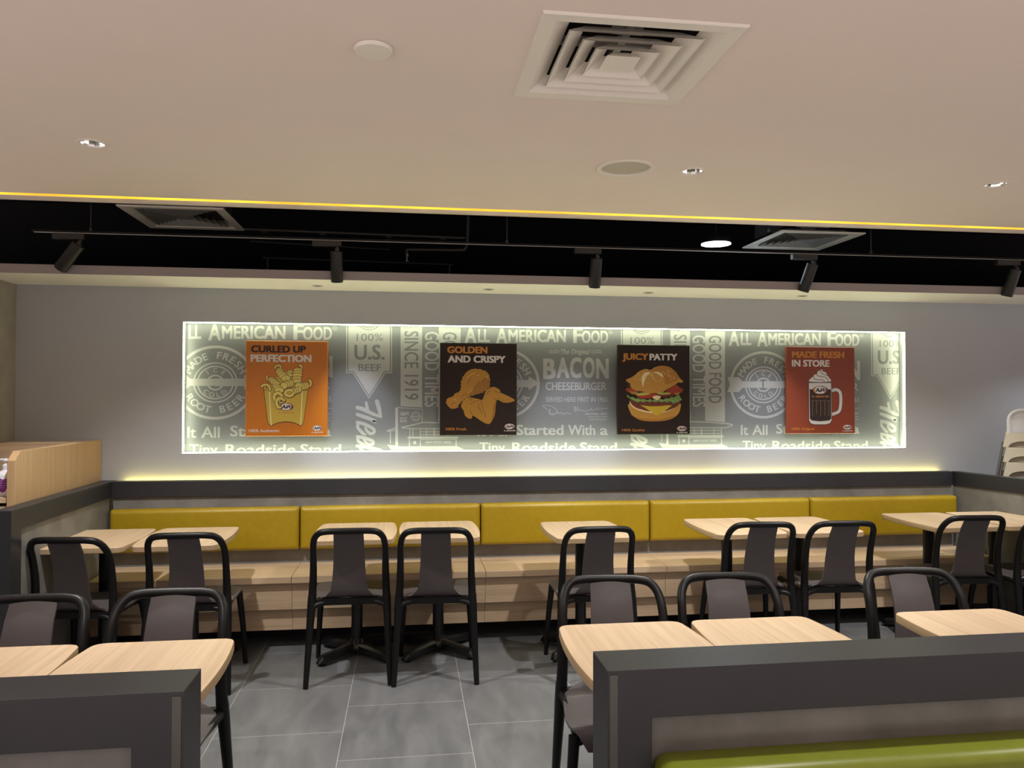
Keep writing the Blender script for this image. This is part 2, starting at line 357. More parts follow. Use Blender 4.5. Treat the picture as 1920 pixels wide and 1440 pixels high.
def wall_point(px, py, Y):                        # where a photo pixel falls on a plane parallel to the back wall
    d = _f+_r*((px-960)/F_PX)-_u*((py-720)/F_PX); k = Y/d.y
    return CAM.x+d.x*k, CAM.z+d.z*k
def mural():
    root = thing('wall_mural', 'grey mural of pale restaurant slogans and emblems filling the lit wall niche', 'mural', (0, YM, 0))
    b = MB(); b.box(NX0, NX1, 0, .012, NZ0, NZ1); b.build('print_panel', m_mural, root)
    X1 = wall_point(407, 720, YM)[0]; X3 = wall_point(1434, 720, YM)[0]; PER = (X3-X1)/2
    def frm(ox, oy, sc, k): return lambda x, y: (lambda q: (q[0]-k*PER, q[1]))(wall_point(ox+x/sc, oy+y/sc, YM))
    c1, c2, c3 = frm(320, 580, 3.84, 0), frm(780, 580, 3.84, 1), frm(1240, 580, 3.84, 2)
    c5, c6, c7 = frm(640, 600, 5.76, 0), frm(1340, 610, 6, 2), frm(980, 640, 8.472, 1)
    L, D = m_print, m_mural
    parts = {}
    for k in (-1, 0, 1, 2):
        sh = lambda T, k=k: (lambda x, y: (lambda q: (q[0]+k*PER, q[1]))(T(x, y)))
        def art(name): 
            a = Art(lambda x, y: (x, y)); parts[(name, k, len(parts))] = a; return a
        # slogan line
        for word in ((('A', 485, 562, 264, 152), ('LL', 572, 648, 258, 168)), (('A', 690, 765, 268, 155), ('MERICAN', 770, 1148, 258, 172)), (('F', 1195, 1258, 264, 160), ('OOD', 1252, 1425, 264, 178))):
            A = art('slogan_lettering'); A.T = sh(c3)
            for q, (t, x0, x1, b_, c_) in enumerate(word): A.text(t, x0, x1, b_, c_, L, 2+q*.3, .035)
        A.text('R', 1436, 1446, 194, 182, L, 2, .02); A.stroke(circ(1441, 188, 13, 16), 2.5, L, 2, closed=True)
        # round emblem with an arrow
        A = art('round_emblem'); A.T = sh(c6); cx, cy = 548, 669
        for r0, r1 in ((379, 351), (207, 193), (172, 158), (82, 64)): A.poly([circ(cx, cy, r0, 64), circ(cx, cy, r1, 64)], L, 2)
        A.arc_text('MADE FRESH', cx, cy, 243, 72, -62, 62, L, 2, .028); A.arc_text('ROOT BEER', cx, cy, 315, 72, 237, 123, L, 2, .028, True)
        A.arc_text('ICE', cx, cy, 103, 46, -36, 36, L, 2, .02); A.arc_text('COLD', cx, cy, 150, 46, 222, 140, L, 2, .02, True)
        A.poly([[(147, 583), (270, 583), (314, 630), (548, 630), (548, 703), (314, 703), (270, 750), (143, 750), (172, 668)]], L, 3)
        A.poly([circ(566, 667, 45, 24)], D, 2.6)
        A.T = sh(c7); A.poly([[(-330, 613), (95, 613), (95, 560), (178, 608), (287, 670), (178, 715), (95, 780), (95, 728), (-330, 728)]], L, 3)
        # burger wording
        A = art('burger_lettering'); A.T = sh(c7)
        A.text('The Original', 605, 1065, 205, 125, L, 2, .02, .25)
        for x0 in (420, 1090):
            for dy in (150, 180):
                A.stroke(spline([(x0+i*54, dy+(8 if i % 2 else -6)) for i in range(4)], 4), 11, L, 2)
        for t, x0, x1, b_, c_ in (('B', 325, 525, 598, 275), ('A', 540, 740, 583, 262), ('C', 750, 935, 583, 258), ('O', 955, 1145, 583, 258), ('N', 1165, 1368, 592, 275)): A.text(t, x0, x1, b_, c_, L, 2, .045)
        A.text('CHEESEBURGER', 365, 1330, 775, 650, L, 2, .02); A.text('SERVED HERE FIRST IN 1963.', 365, 1360, 960, 886, L, 2, .01)
        A.stroke(spline([(400, 1088), (318, 1020), (450, 1030), (540, 1090), (520, 1150), (455, 1168), (418, 1130), (440, 1075), (430, 1140), (520, 1150), (555, 1120), (575, 1150), (620, 1125), (632, 1160), (690, 1140), (765, 1152)], 5), 8, L, 2)
        A.stroke(spline([(825, 1120), (820, 1045), (832, 1040), (850, 1110), (870, 1040), (895, 1100), (930, 1085), (960, 1105), (1060, 1095), (1100, 1060), (1080, 1085), (1150, 1085), (1195, 1040), (1170, 1080), (1260, 1070), (1362, 1062)], 5), 8, L, 2)
        A.text('Dale Mulder, A&W', 990, 1340, 1168, 1132, L, 2, .02); A.text('Inventor of the Original', 1035, 1340, 1208, 1186, L, 2, .02); A.text('Bacon Cheeseburger', 1065, 1342, 1250, 1228, L, 2, .02)
        # history line
        for T_, t, x0, x1, b_, c_ in ((c3, 'It', 572, 625, 904, 832), (c3, 'All', 655, 765, 904, 832), (c2, 'Started', 722, 1062, 904, 832), (c2, 'With', 1095, 1290, 904, 832), (c2, 'a', 1325, 1382, 904, 832),
                                      (c2, 'Tiny', 455, 642, 1030, 958), (c2, 'Roadside', 692, 1150, 1030, 958), (c2, 'Stand', 1180, 1447, 1030, 958)):
            A = art('history_lettering'); A.T = sh(T_); A.text(t, x0, x1, b_, c_, L, 2, .022)
        # pennant
        A = art('beef_pennant'); A.T = sh(c5)
        A.poly([[(52, -60), (52, 574), (124, 574), (298, 850), (476, 574), (548, 574), (548, -60)]], L, 1.5)
        A.poly([[(64, -60), (64, 563), (130, 563), (299, 830), (470, 563), (536, 563), (536, -60)]], D, 2)
        A.poly([[(76, -60), (76, 553), (136, 553), (299, 812), (464, 553), (524, 553), (524, -60)]], L, 2.5)
        for r in (118, 140): A.stroke([(300+r*math.cos(t*PI/12), -32+r*math.sin(t*PI/12)) for t in range(13)], 8, D, 3)
        A.text('100%', 165, 450, 226, 148, D, 3, 0); A.text('U.S.', 140, 468, 428, 268, D, 3, .03); A.text('BEEF', 185, 430, 552, 476, D, 3, .012)
        # upright bars
        def down(x0, x1): return lambda x, y: (x1+x0-y, x)      # drawing x runs down, letter tops to the right
        def vtext(A, t, xl, xr, y0, y1, m, lay, bold): A.text(t, y0, y1, xr, xl, m, lay, bold, ccw=down(xl, xr))
        A = art('upright_lettering'); A.T = sh(c5)
        A.poly([[(640, -60), (873, -60), (873, 945), (640, 930)]], L, 2); vtext(A, 'SINCE 1919', 682, 832, 120, 862, D, 3, .015)
        vtext(A, 'GOOD TIMES', 902, 1055, 128, 938, L, 2, .015)
        A.T = sh(frm(1240, 580, 3.84, 1)); A.poly([[(315, 90), (458, 90), (458, 812), (315, 803)]], L, 2); vtext(A, 'GOOD FOOD', 342, 432, 190, 675, D, 3, .02)
        # brush lettering
        A = art('brush_lettering'); A.T = sh(c5)
        for pts, w in (([(385, 880), (408, 960), (425, 1045)], [48, 44, 30]), ([(428, 1045), (330, 1010), (240, 965), (172, 945)], [26, 40, 46, 40]), ([(268, 892), (280, 950), (292, 1000)], [30, 34, 22]),
                       ([(172, 1020), (260, 1050), (350, 1082), (368, 1100), (330, 1090)], [36, 42, 36, 30, 18]), ([(172, 1105), (250, 1125), (345, 1175), (350, 1215), (310, 1225), (268, 1185), (262, 1150)], [34, 38, 36, 34, 34, 30, 18]),
                       ([(185, 1108), (178, 1160), (230, 1220), (260, 1238)], [30, 34, 36, 20]), ([(172, 1258), (250, 1275), (340, 1310), (330, 1345), (280, 1335), (240, 1290)], [32, 38, 36, 34, 30, 20]), ([(180, 1265), (185, 1310), (250, 1345)], [30, 34, 24]),
                       ([(170, 1360), (270, 1372), (430, 1410)], [34, 40, 36]), ([(200, 1375), (240, 1420), (330, 1440)], [30, 36, 36])):
            sp = spline([(*p, 0) for p in pts], 5); ww = [w[min(int(i/5), len(w)-1)]*(1-(i % 5)/5)+w[min(int(i/5)+1, len(w)-1)]*((i % 5)/5) for i in range(len(sp))]
            A.stroke([(p.x, p.y) for p in sp], ww, L, 2)
        # roadside stand drawing
        A = art('stand_drawing'); A.T = sh(c5)
        A.poly([[(585, 945), (870, 962), (872, 1400), (585, 1400)]], D, 2.2)
        A.poly([[(583, 945), (612, 945), (612, 1400), (583, 1385)]], L, 2.6)
        for q, w in (([(612, 945), (875, 965), (872, 1105)], 9), ([(655, 1160), (890, 1105), (1095, 1112), (1330, 1130), (1372, 1140)], 13), ([(655, 1165), (760, 1172), (1290, 1175), (1372, 1150)], 9),
                     ([(740, 1175), (740, 1260)], 9), ([(772, 1172), (772, 1260)], 9), ([(853, 1172), (853, 1365)], 9), ([(1003, 1175), (1003, 1250)], 12), ([(920, 1180), (920, 1250)], 8), ([(1150, 1178), (1150, 1250)], 8), ([(1240, 1178), (1240, 1250)], 9),
                     ([(865, 1205), (1240, 1205)], 7), ([(865, 1240), (1240, 1240)], 7), ([(725, 1270), (1255, 1270)], 22), ([(735, 1285), (735, 1365)], 10), ([(1240, 1285), (1240, 1362)], 10), ([(853, 1290), (1240, 1290)], 6),
                     ([(495, 1195), (580, 1168)], 10), ([(495, 1203), (582, 1192)], 8), ([(530, 1205), (530, 1330)], 10), ([(500, 1350), (600, 1395)], 9)):
            A.stroke(q, w, L, 3)
        A.poly([[(500, 1345), (640, 1366), (1250, 1362), (1330, 1400), (1400, 1440), (560, 1440)]], L, 2.8)
        A.poly([circ(793, 1323, 18, 14)], L, 3); A.text('A&W', 634, 735, 1032, 988, L, 3, .03); A.text('ROOT', 634, 712, 1072, 1050, L, 3, .03); A.text('BEER', 634, 712, 1102, 1080, L, 3, .03)
        A.poly([circ(804, 1040, 55, 32), circ(804, 1040, 49, 32)], L, 3)
        for t in range(12): A.stroke([(804+24*math.cos(t*PI/6), 1040+24*math.sin(t*PI/6)), (804+47*math.cos(t*PI/6), 1040+47*math.sin(t*PI/6))], 7, L, 3, round_=False)
        A.stroke([(750, 1040), (858, 1040)], 8, L, 3); A.text('A&W ROOT BEER', 905, 1185, 1330, 1306, L, 3.4, .02)
    for (name, k, _), a in parts.items():
        xs = [v.co.x for v in a.bm.verts]
        if max(xs) < NX0+.02 or min(xs) > NX1-.02: a.bm.free(); continue
        a.build(name, root, (0, 0, 0), (NX0+.006, NX1-.006, NZ0+.004, NZ1-.004))
mural()

# ------------------------------------------------------------------ posters
PW, PH, PT = .524, .627, .028
def flat(n, c, r=.5): return mat(n, c, r)
m_or = noisy('poster_orange', (.46, .14, .006), (.50, .16, .009), .4, (60, 60, 60), 4); m_br = noisy('poster_dark_brown', (.020, .012, .010), (.030, .018, .016), .5, (90, 90, 90), 6, spec=.25, lo=.45, hi=.75)
m_rd = noisy('poster_rust_red', (.20, .034, .012), (.23, .042, .016), .4, (60, 60, 60), 4)
k_dark = flat('ink_dark_brown', (.028, .008, .006)); k_white = flat('ink_white', (.62, .60, .60)); k_orange = flat('ink_orange', (.48, .19, .025)); k_yel = flat('ink_fry_yellow', (.62, .50, .11)); k_yel2 = flat('ink_carton_yellow', (.48, .34, .045)); k_yel3 = flat('ink_carton_highlight', (.70, .60, .25))
k_tan = flat('ink_chicken', (.40, .20, .02)); k_tan2 = flat('ink_chicken_deep', (.30, .13, .012)); k_line = flat('ink_chicken_line', (.13, .045, .006)); k_hi = flat('ink_chicken_highlight', (.58, .35, .07))
k_bun = flat('ink_bun', (.50, .27, .045)); k_bun2 = flat('ink_bun_deep', (.40, .18, .025)); k_cream = flat('ink_cream', (.75, .66, .42)); k_bacon = flat('ink_bacon', (.28, .035, .01)); k_red = flat('ink_tomato', (.40, .035, .012)); k_green = flat('ink_lettuce', (.16, .30, .08)); k_green2 = flat('ink_lettuce_pale', (.35, .48, .20)); k_pick = flat('ink_pickle', (.42, .45, .10)); k_patty = flat('ink_patty', (.13, .032, .012)); k_cheese = flat('ink_cheese', (.60, .44, .03))
k_navy = flat('ink_navy', (.012, .012, .03)); k_maroon = flat('ink_maroon', (.15, .02, .012)); k_gray = flat('ink_pale_grey', (.55, .55, .55)); k_rib = flat('ink_glass_line', (.16, .10, .07)); k_brew = flat('ink_root_beer', (.020, .009, .007))
def logo(A, cx, cy, w, lay, tagline, tcol, rim):
    h = w*.54
    E = lambda s, dx=0: [(cx+dx+w/2*s*math.cos(2*PI*i/36), cy+h/2*s*math.sin(2*PI*i/36)) for i in range(36)]
    A.poly([E(1.0)], k_white if rim else k_maroon, lay); A.poly([E(.95)], k_maroon, lay+.6)
    A.poly([[(cx+w*.46*math.cos(2*PI*i/36), cy+h*.46*math.sin(2*PI*i/36)) for i in range(9, 28)]], k_orange, lay+1.2)
    A.poly([spline([(cx-w*.36, cy+h*.10, 0), (cx-w*.28, cy-h*.34, 0), (cx-w*.02, cy-h*.42, 0), (cx+w*.22, cy-h*.34, 0), (cx+w*.36, cy-h*.26, 0), (cx+w*.34, cy+h*.02, 0), (cx+w*.22, cy+h*.36, 0), (cx-w*.05, cy+h*.42, 0), (cx-w*.26, cy+h*.36, 0)], 4, True)], k_white, lay+1.8)
    A.text('A', cx-w*.34, cx-w*.06, cy+h*.24, cy-h*.26, k_navy, lay+2.4, .05, .2); A.text('&', cx-w*.09, cx+w*.05, cy+h*.22, cy-h*.02, k_navy, lay+2.4, .05); A.text('W', cx+w*.0, cx+w*.36, cy+h*.22, cy-h*.26, k_navy, lay+2.4, .05, .2)
    if tagline:
        a = w*.56
        A.text('ALL', cx-a, cx-a*.72, cy+h*.86, cy+h*.64, tcol, lay, .04); A.text('AMERICAN', cx-a*.6, cx+a*.42, cy+h*.86, cy+h*.66, tcol, lay, .04); A.text('FOOD', cx+a*.5, cx+a, cy+h*.86, cy+h*.64, tcol, lay, .04)
POST_Y = 5.21
def poster(label, X, board, dims, draw):
    root = thing('poster', label, 'poster', (X, POST_Y, 1.254), 0, 'posters hung in the lit niche')
    b = MB(); b.box(0, PW, 0, PT, 0, PH); b.build('board', board, root, bevel=.002, bseg=1)
    b = MB(); b.box(.1, PW-.1, PT, YM-POST_Y-.001, .12, PH-.12); b.build('mounting_block', m_blkmetal, root)
    x0, x1, y0, y1 = dims; T = lambda x, y: ((x-x0)/(x1-x0)*PW, (y1-y)/(y1-y0)*PH)
    return [a.build(n, root, (0, -.0006, 0)) for n, a in draw(lambda: Art(T)).items()]
def coil(A, pts, r, lay):
    """a curl of fry: overlapping outlined rings along a path"""
    for i, (x, y, rx, ry) in enumerate(pts):
        e = [(x+rx*math.cos(2*PI*t/20), y+ry*math.sin(2*PI*t/20)) for t in range(20)]
        A.poly([[(x+(rx+3)*math.cos(2*PI*t/20), y+(ry+3)*math.sin(2*PI*t/20)) for t in range(20)]], k_dark, lay+i*.5); A.poly([[(x+(rx-3)*math.cos(2*PI*t/20), y+(ry-3)*math.sin(2*PI*t/20)) for t in range(20)]], k_yel, lay+i*.5+.25)
    return lay+len(pts)*.5
def noodle(A, pts, w, lay):
    q = [(p.x, p.y) for p in spline([(*p, 0) for p in pts], 6)]; A.stroke(q, w+7, k_dark, lay); A.stroke(q, w-6, k_yel, lay+.25); return lay+.6
def fries(new):
    T = new(); T.text('CURLED UP', 105, 905, 200, 100, k_dark, 1, .05); T2 = new(); T2.text('PERFECTION', 100, 988, 335, 232, k_white, 1, .05); T3 = new(); T3.text('100% Authentic', 82, 528, 1350, 1308, k_white, 1, .015)
    C = new(); o = [(290, 740), (945, 738), (875, 1230), (835, 1268)]+[(p.x, p.y) for p in spline([(835, 1268, 0), (740, 1225, 0), (620, 1208, 0), (500, 1225, 0), (400, 1268, 0)], 5)]+[(355, 1228)]
    C.poly([[(p[0], p[1]) for p in o]], k_dark, 1); sh = lambda p: (617+(p[0]-617)*.985, 1000+(p[1]-1000)*.985)
    back = [(300, 745), (375, 752), (470, 800), (570, 840), (700, 835), (800, 780), (860, 742), (935, 742), (867, 1225), (833, 1258)]+[(p.x, p.y-6) for p in spline([(833, 1258, 0), (740, 1220, 0), (620, 1203, 0), (500, 1220, 0), (402, 1258, 0)], 5)]+[(363, 1225)]
    C.poly([[(298, 748), (938, 745), (869, 1226), (833, 1260)]+[(p.x, p.y-6) for p in spline([(833, 1262, 0), (740, 1220, 0), (620, 1203, 0), (500, 1220, 0), (402, 1262, 0)], 5)]+[(362, 1224)]], k_yel2, 1.5)
    C.poly([[(366, 755), (384, 765), (412, 1255), (398, 1258)]], k_yel3, 2); C.poly([[(848, 748), (866, 744), (842, 1256), (828, 1250)]], k_yel3, 2)
    Fr = new(); l = 3
    Fr.poly([[(300, 745), (360, 690), (480, 560), (620, 470), (800, 500), (850, 620), (940, 700), (940, 742), (860, 745), (750, 810), (600, 840), (450, 780)]], k_yel2, 2.6)
    l = noodle(Fr, [(455, 425), (470, 395), (520, 385), (535, 410), (545, 440)], 34, l); l = noodle(Fr, [(845, 435), (845, 400), (820, 378), (815, 390)], 34, l); l = noodle(Fr, [(350, 600), (335, 570), (338, 545), (345, 540)], 32, l)
    l = coil(Fr, [(680, 470, 40, 22), (668, 498, 44, 24), (680, 525, 40, 24)], 0, l)
    l = coil(Fr, [(522, 455, 55, 30), (530, 485, 64, 36), (555, 515, 70, 40), (585, 545, 72, 42), (615, 575, 70, 45)], 0, l); Fr.poly([circ(615, 588, 12, 10)], k_yel2, l); l += .5
    l = coil(Fr, [(790, 452, 66, 32), (786, 490, 72, 34), (780, 528, 75, 36), (778, 575, 72, 36), (780, 612, 66, 34)], 0, l)
    l = coil(Fr, [(410, 590, 60, 36), (430, 610, 62, 38), (450, 632, 62, 40), (472, 655, 58, 40)], 0, l)
    l = noodle(Fr, [(265, 690), (300, 668), (350, 672), (378, 705), (382, 740)], 40, l); l = noodle(Fr, [(312, 700), (312, 735)], 26, l)
    l = noodle(Fr, [(960, 600), (982, 625), (975, 672), (950, 690)], 38, l)
    l = coil(Fr, [(690, 645, 44, 56), (655, 655, 52, 55), (620, 665, 54, 52), (590, 680, 56, 50)], 0, l)
    l = coil(Fr, [(915, 680, 40, 55), (880, 685, 42, 56), (845, 690, 46, 58), (805, 690, 56, 58)], 0, l)
    l = coil(Fr, [(810, 735, 36, 48), (770, 748, 40, 48), (735, 762, 44, 48)], 0, l)
    l = coil(Fr, [(480, 690, 62, 36), (500, 715, 66, 38), (520, 745, 70, 42)], 0, l); Fr.poly([circ(520, 756, 14, 10)], k_yel2, l); l += .5
    l = noodle(Fr, [(560, 830), (520, 790), (465, 800), (445, 850), (470, 905)], 48, l); l = noodle(Fr, [(525, 905), (545, 880), (585, 900), (560, 925), (530, 925)], 26, l)
    l = noodle(Fr, [(590, 890), (550, 862), (500, 875), (482, 930), (500, 985), (535, 995)], 44, l)
    l = coil(Fr, [(668, 785, 80, 66)], 0, l); Fr.poly([[(668+42*math.cos(t*PI/9), 785+24*math.sin(t*PI/9)) for t in range(18)]], k_dark, l); Fr.poly([[(668+36*math.cos(t*PI/9), 785+18*math.sin(t*PI/9)) for t in range(18)]], k_yel2, l+.3); Fr.stroke([(705, 778), (745, 745)], 6, k_dark, l+.3)
    G = new(); logo(G, 625, 985, 205, 3, True, k_orange, False); G2 = new(); logo(G2, 1080, 1295, 150, 1, True, k_white, True)
    return {'headline_lettering': T, 'second_line_lettering': T2, 'slogan_lettering': T3, 'carton_print': C, 'curly_fries_print': Fr, 'emblem': G, 'logo': G2}
def chicken(new):
    T = new(); T.text('GOLDEN', 132, 720, 196, 97, k_orange, 1, .05); T2 = new(); T2.text('AND CRISPY', 140, 985, 332, 230, k_white, 1, .05); T3 = new(); T3.text('100% Fresh', 115, 412, 1325, 1285, k_orange, 1, .015)
    sp = lambda pts, k=4: [(p.x, p.y) for p in spline([(*p, 0) for p in pts], k, True)]
    D = new(); leg = [(455, 440), (560, 422), (690, 455), (750, 530), (755, 640), (735, 700), (650, 770), (560, 795), (470, 825), (385, 865), (330, 920), (292, 960), (290, 990), (215, 1010), (165, 985), (118, 920), (140, 855), (215, 830), (250, 785), (310, 755), (335, 690), (335, 610), (380, 510)]
    def bumpy(p, s):
        q = sp(p, 5); return [(x+s*math.sin(i*1.9), y+s*math.cos(i*2.3)) for i, (x, y) in enumerate(q)]
    D.poly([bumpy(leg, 7)], k_tan, 1); D.poly([sp([(742, 570), (752, 640), (725, 705), (650, 765), (560, 790), (470, 815), (430, 805), (520, 720), (600, 625), (690, 560)])], k_tan2, 1.5)
    for p in ([(470, 545), (450, 590), (430, 650)], [(605, 600), (560, 660), (510, 720)], [(690, 545), (670, 575), (640, 600)], [(340, 840), (370, 805), (430, 790)], [(195, 960), (215, 930), (245, 925)]): D.stroke([(q.x, q.y) for q in spline([(*a, 0) for a in p], 4)], 7, k_line, 2)
    for p in ([(420, 570), (460, 520), (540, 480)], [(500, 725), (460, 765), (435, 790)], [(560, 530), (600, 510)], [(700, 530), (718, 560)], [(225, 875), (260, 865)]): D.stroke([(q.x, q.y) for q in spline([(*a, 0) for a in p], 4)], 12, k_hi, 2)
    w = new(); W_ = [(450, 840), (520, 852), (600, 868), (640, 880), (668, 830), (690, 760), (755, 700), (830, 690), (905, 735), (912, 768), (1000, 810), (1125, 880), (1040, 918), (950, 915), (860, 880), (840, 1000), (825, 1110), (770, 1215), (720, 1232), (640, 1195), (560, 1140), (505, 1110), (490, 1150), (450, 1150), (395, 1110), (370, 1030), (338, 985), (345, 930), (385, 868)]
    w.poly([sp(W_, 4)], k_tan, 1.2); w.poly([sp([(850, 890), (838, 1000), (822, 1110), (772, 1210), (790, 1100), (812, 960)])], k_tan2, 1.6)
    for p in ([(470, 950), (520, 910), (610, 880)], [(630, 890), (650, 1000), (690, 1100), (688, 1140)], [(590, 930), (585, 1000)], [(600, 985), (640, 1090)], [(470, 1040), (500, 1105)], [(700, 800), (720, 770), (760, 750)], [(820, 750), (870, 768), (912, 772)], [(800, 850), (860, 885)], [(880, 850), (905, 865)], [(935, 878), (962, 882)], [(1000, 880), (1025, 876)], [(450, 845), (480, 870), (490, 890)]): w.stroke([(q.x, q.y) for q in spline([(*a, 0) for a in p], 4)], 7, k_line, 2)
    G = new(); logo(G, 1048, 1270, 152, 1, True, k_white, True)
    return {'headline_lettering': T, 'second_line_lettering': T2, 'slogan_lettering': T3, 'drumstick_print': D, 'wing_print': w, 'logo': G}
def burger(new):
    T = new(); T.text('JUICY', 105, 498, 270, 172, k_orange, 1, .05); T2 = new(); T2.text('PATTY', 518, 945, 274, 174, k_white, 1, .05); T3 = new(); T3.text('100% Quality', 100, 445, 1352, 1318, k_orange, 1, .015)
    sp = lambda pts, k=5: [(p.x, p.y) for p in spline([(*p, 0) for p in pts], k, True)]
    B = new()
    B.poly([sp([(205, 940), (400, 1010), (620, 1040), (830, 1010), (985, 930), (990, 1020), (940, 1110), (820, 1180), (620, 1205), (400, 1190), (270, 1120), (210, 1030)])], k_bun, 1)
    B.poly([sp([(230, 1090), (330, 1140), (500, 1165), (700, 1165), (900, 1120), (820, 1180), (620, 1205), (400, 1190), (290, 1140)])], k_bun2, 1.3)
    B.poly([sp([(215, 900), (300, 905), (620, 990), (880, 900), (965, 895), (960, 950), (830, 1040), (620, 1082), (390, 1050), (250, 980)])], k_cream, 1.5)
    B.poly([sp([(225, 870), (500, 905), (700, 905), (965, 905), (940, 975), (780, 1045), (620, 1060), (430, 1035), (270, 960)])], k_patty, 2)
    B.stroke([(q.x, q.y) for q in spline([(250, 945, 0), (330, 1000, 0), (450, 1030, 0)], 4)], 12, k_bacon, 2.2)
    B.poly([[(365, 950), (865, 960), (760, 1040), (690, 1085), (622, 1118), (560, 1070), (450, 1000)]], k_cheese, 2.5)
    B.poly([sp([(270, 880), (500, 895), (850, 900), (860, 945), (620, 975), (400, 960), (300, 925)])], k_patty, 3); B.stroke([(420, 940), (620, 955), (800, 945)], 9, k_bacon, 3.2)
    B.poly([sp([(180, 640), (250, 760), (420, 800), (830, 800), (1000, 740), (1040, 720), (1000, 700), (920, 640), (800, 690), (400, 690)])], k_dark, 2.8)
    B.poly([[(150, 725), (180, 700), (300, 690), (330, 740), (290, 800), (180, 750)]], k_bacon, 3.1); B.poly([[(800, 720), (930, 640), (985, 690), (1042, 718), (1010, 765), (880, 800), (760, 760)]], k_bacon, 3.1); B.poly([[(200, 745), (340, 755), (330, 800), (250, 790)]], k_bun2, 3.3); B.poly([[(860, 770), (990, 765), (960, 800), (880, 800)]], k_bun2, 3.3)
    B.poly([sp([(330, 800), (520, 780), (620, 790), (560, 840), (440, 856), (350, 840)])], k_red, 3.5); B.poly([sp([(620, 780), (880, 770), (890, 810), (770, 835), (650, 820)])], k_maroon, 3.5)
    B.poly([sp([(315, 790), (400, 768), (520, 772), (500, 800), (400, 812), (330, 808)])], k_pick, 3.8); B.poly([sp([(625, 775), (720, 766), (840, 772), (820, 790), (700, 798)])], k_pick, 3.8)
    B.poly([sp([(560, 840), (620, 810), (690, 830), (640, 880)])], k_cream, 3.6)
    lt = [(180, 800)]+[(180+i*42, 800+ (28 if i % 2 else 10)+ 62*math.sin(min(i, 18-i)/18*PI)) for i in range(1, 19)]+[(965, 795), (1018, 880), (985, 890), (880, 938)]+[(840-i*46, 905+(12 if i % 2 else -8)) for i in range(12)]+[(230, 865), (170, 825)]
    B.poly([lt], k_green, 4)
    for i in range(16): B.stroke([(260+i*44, 862+(i % 3)*12), (285+i*44, 880+(i % 4)*9)], 9, k_green2, 4.3)
    bun = [(165, 570), (270, 520), (350, 450), (430, 412), (500, 412), (530, 432), (590, 385), (700, 357), (820, 375), (920, 450), (985, 545), (1035, 590), (1010, 615), (960, 612), (905, 650), (800, 710), (700, 760), (590, 775), (440, 755), (300, 735), (235, 690), (215, 630), (170, 600)]
    B.poly([sp(bun, 5)], k_bun2, 4.4); B.poly([sp([(617+(x-617)*.975, 575+(y-575)*.975) for x, y in bun], 5)], k_bun, 4.7)
    B.poly([sp([(535, 435), (700, 365), (820, 385), (910, 455), (975, 550), (900, 600), (760, 640), (750, 560), (700, 480), (610, 450)])], k_bun2, 5)
    B.poly([sp([(425, 760), (430, 640), (450, 540), (520, 470), (620, 470), (710, 530), (745, 620), (750, 740), (620, 772)], 5)], k_bun, 5.3)
    B.poly([sp([(420, 680), (398, 590), (410, 510), (455, 462), (530, 462), (480, 510), (440, 590)])], k_cream, 5.6); B.poly([sp([(580, 462), (640, 450), (700, 475), (730, 525), (700, 520), (640, 478)])], k_cream, 5.6)
    rs = random.Random(3)
    for i in range(60):
        a = rs.random()*2*PI; r = math.sqrt(rs.random()); x, y = 600+320*r*math.cos(a), 525+110*r*math.sin(a); B.poly([circ(x, y, 6, 6)], k_cream, 6)
    G = new(); logo(G, 1015, 1316, 150, 1, True, k_white, True)
    return {'headline_lettering': T, 'second_line_lettering': T2, 'slogan_lettering': T3, 'burger_print': B, 'logo': G}
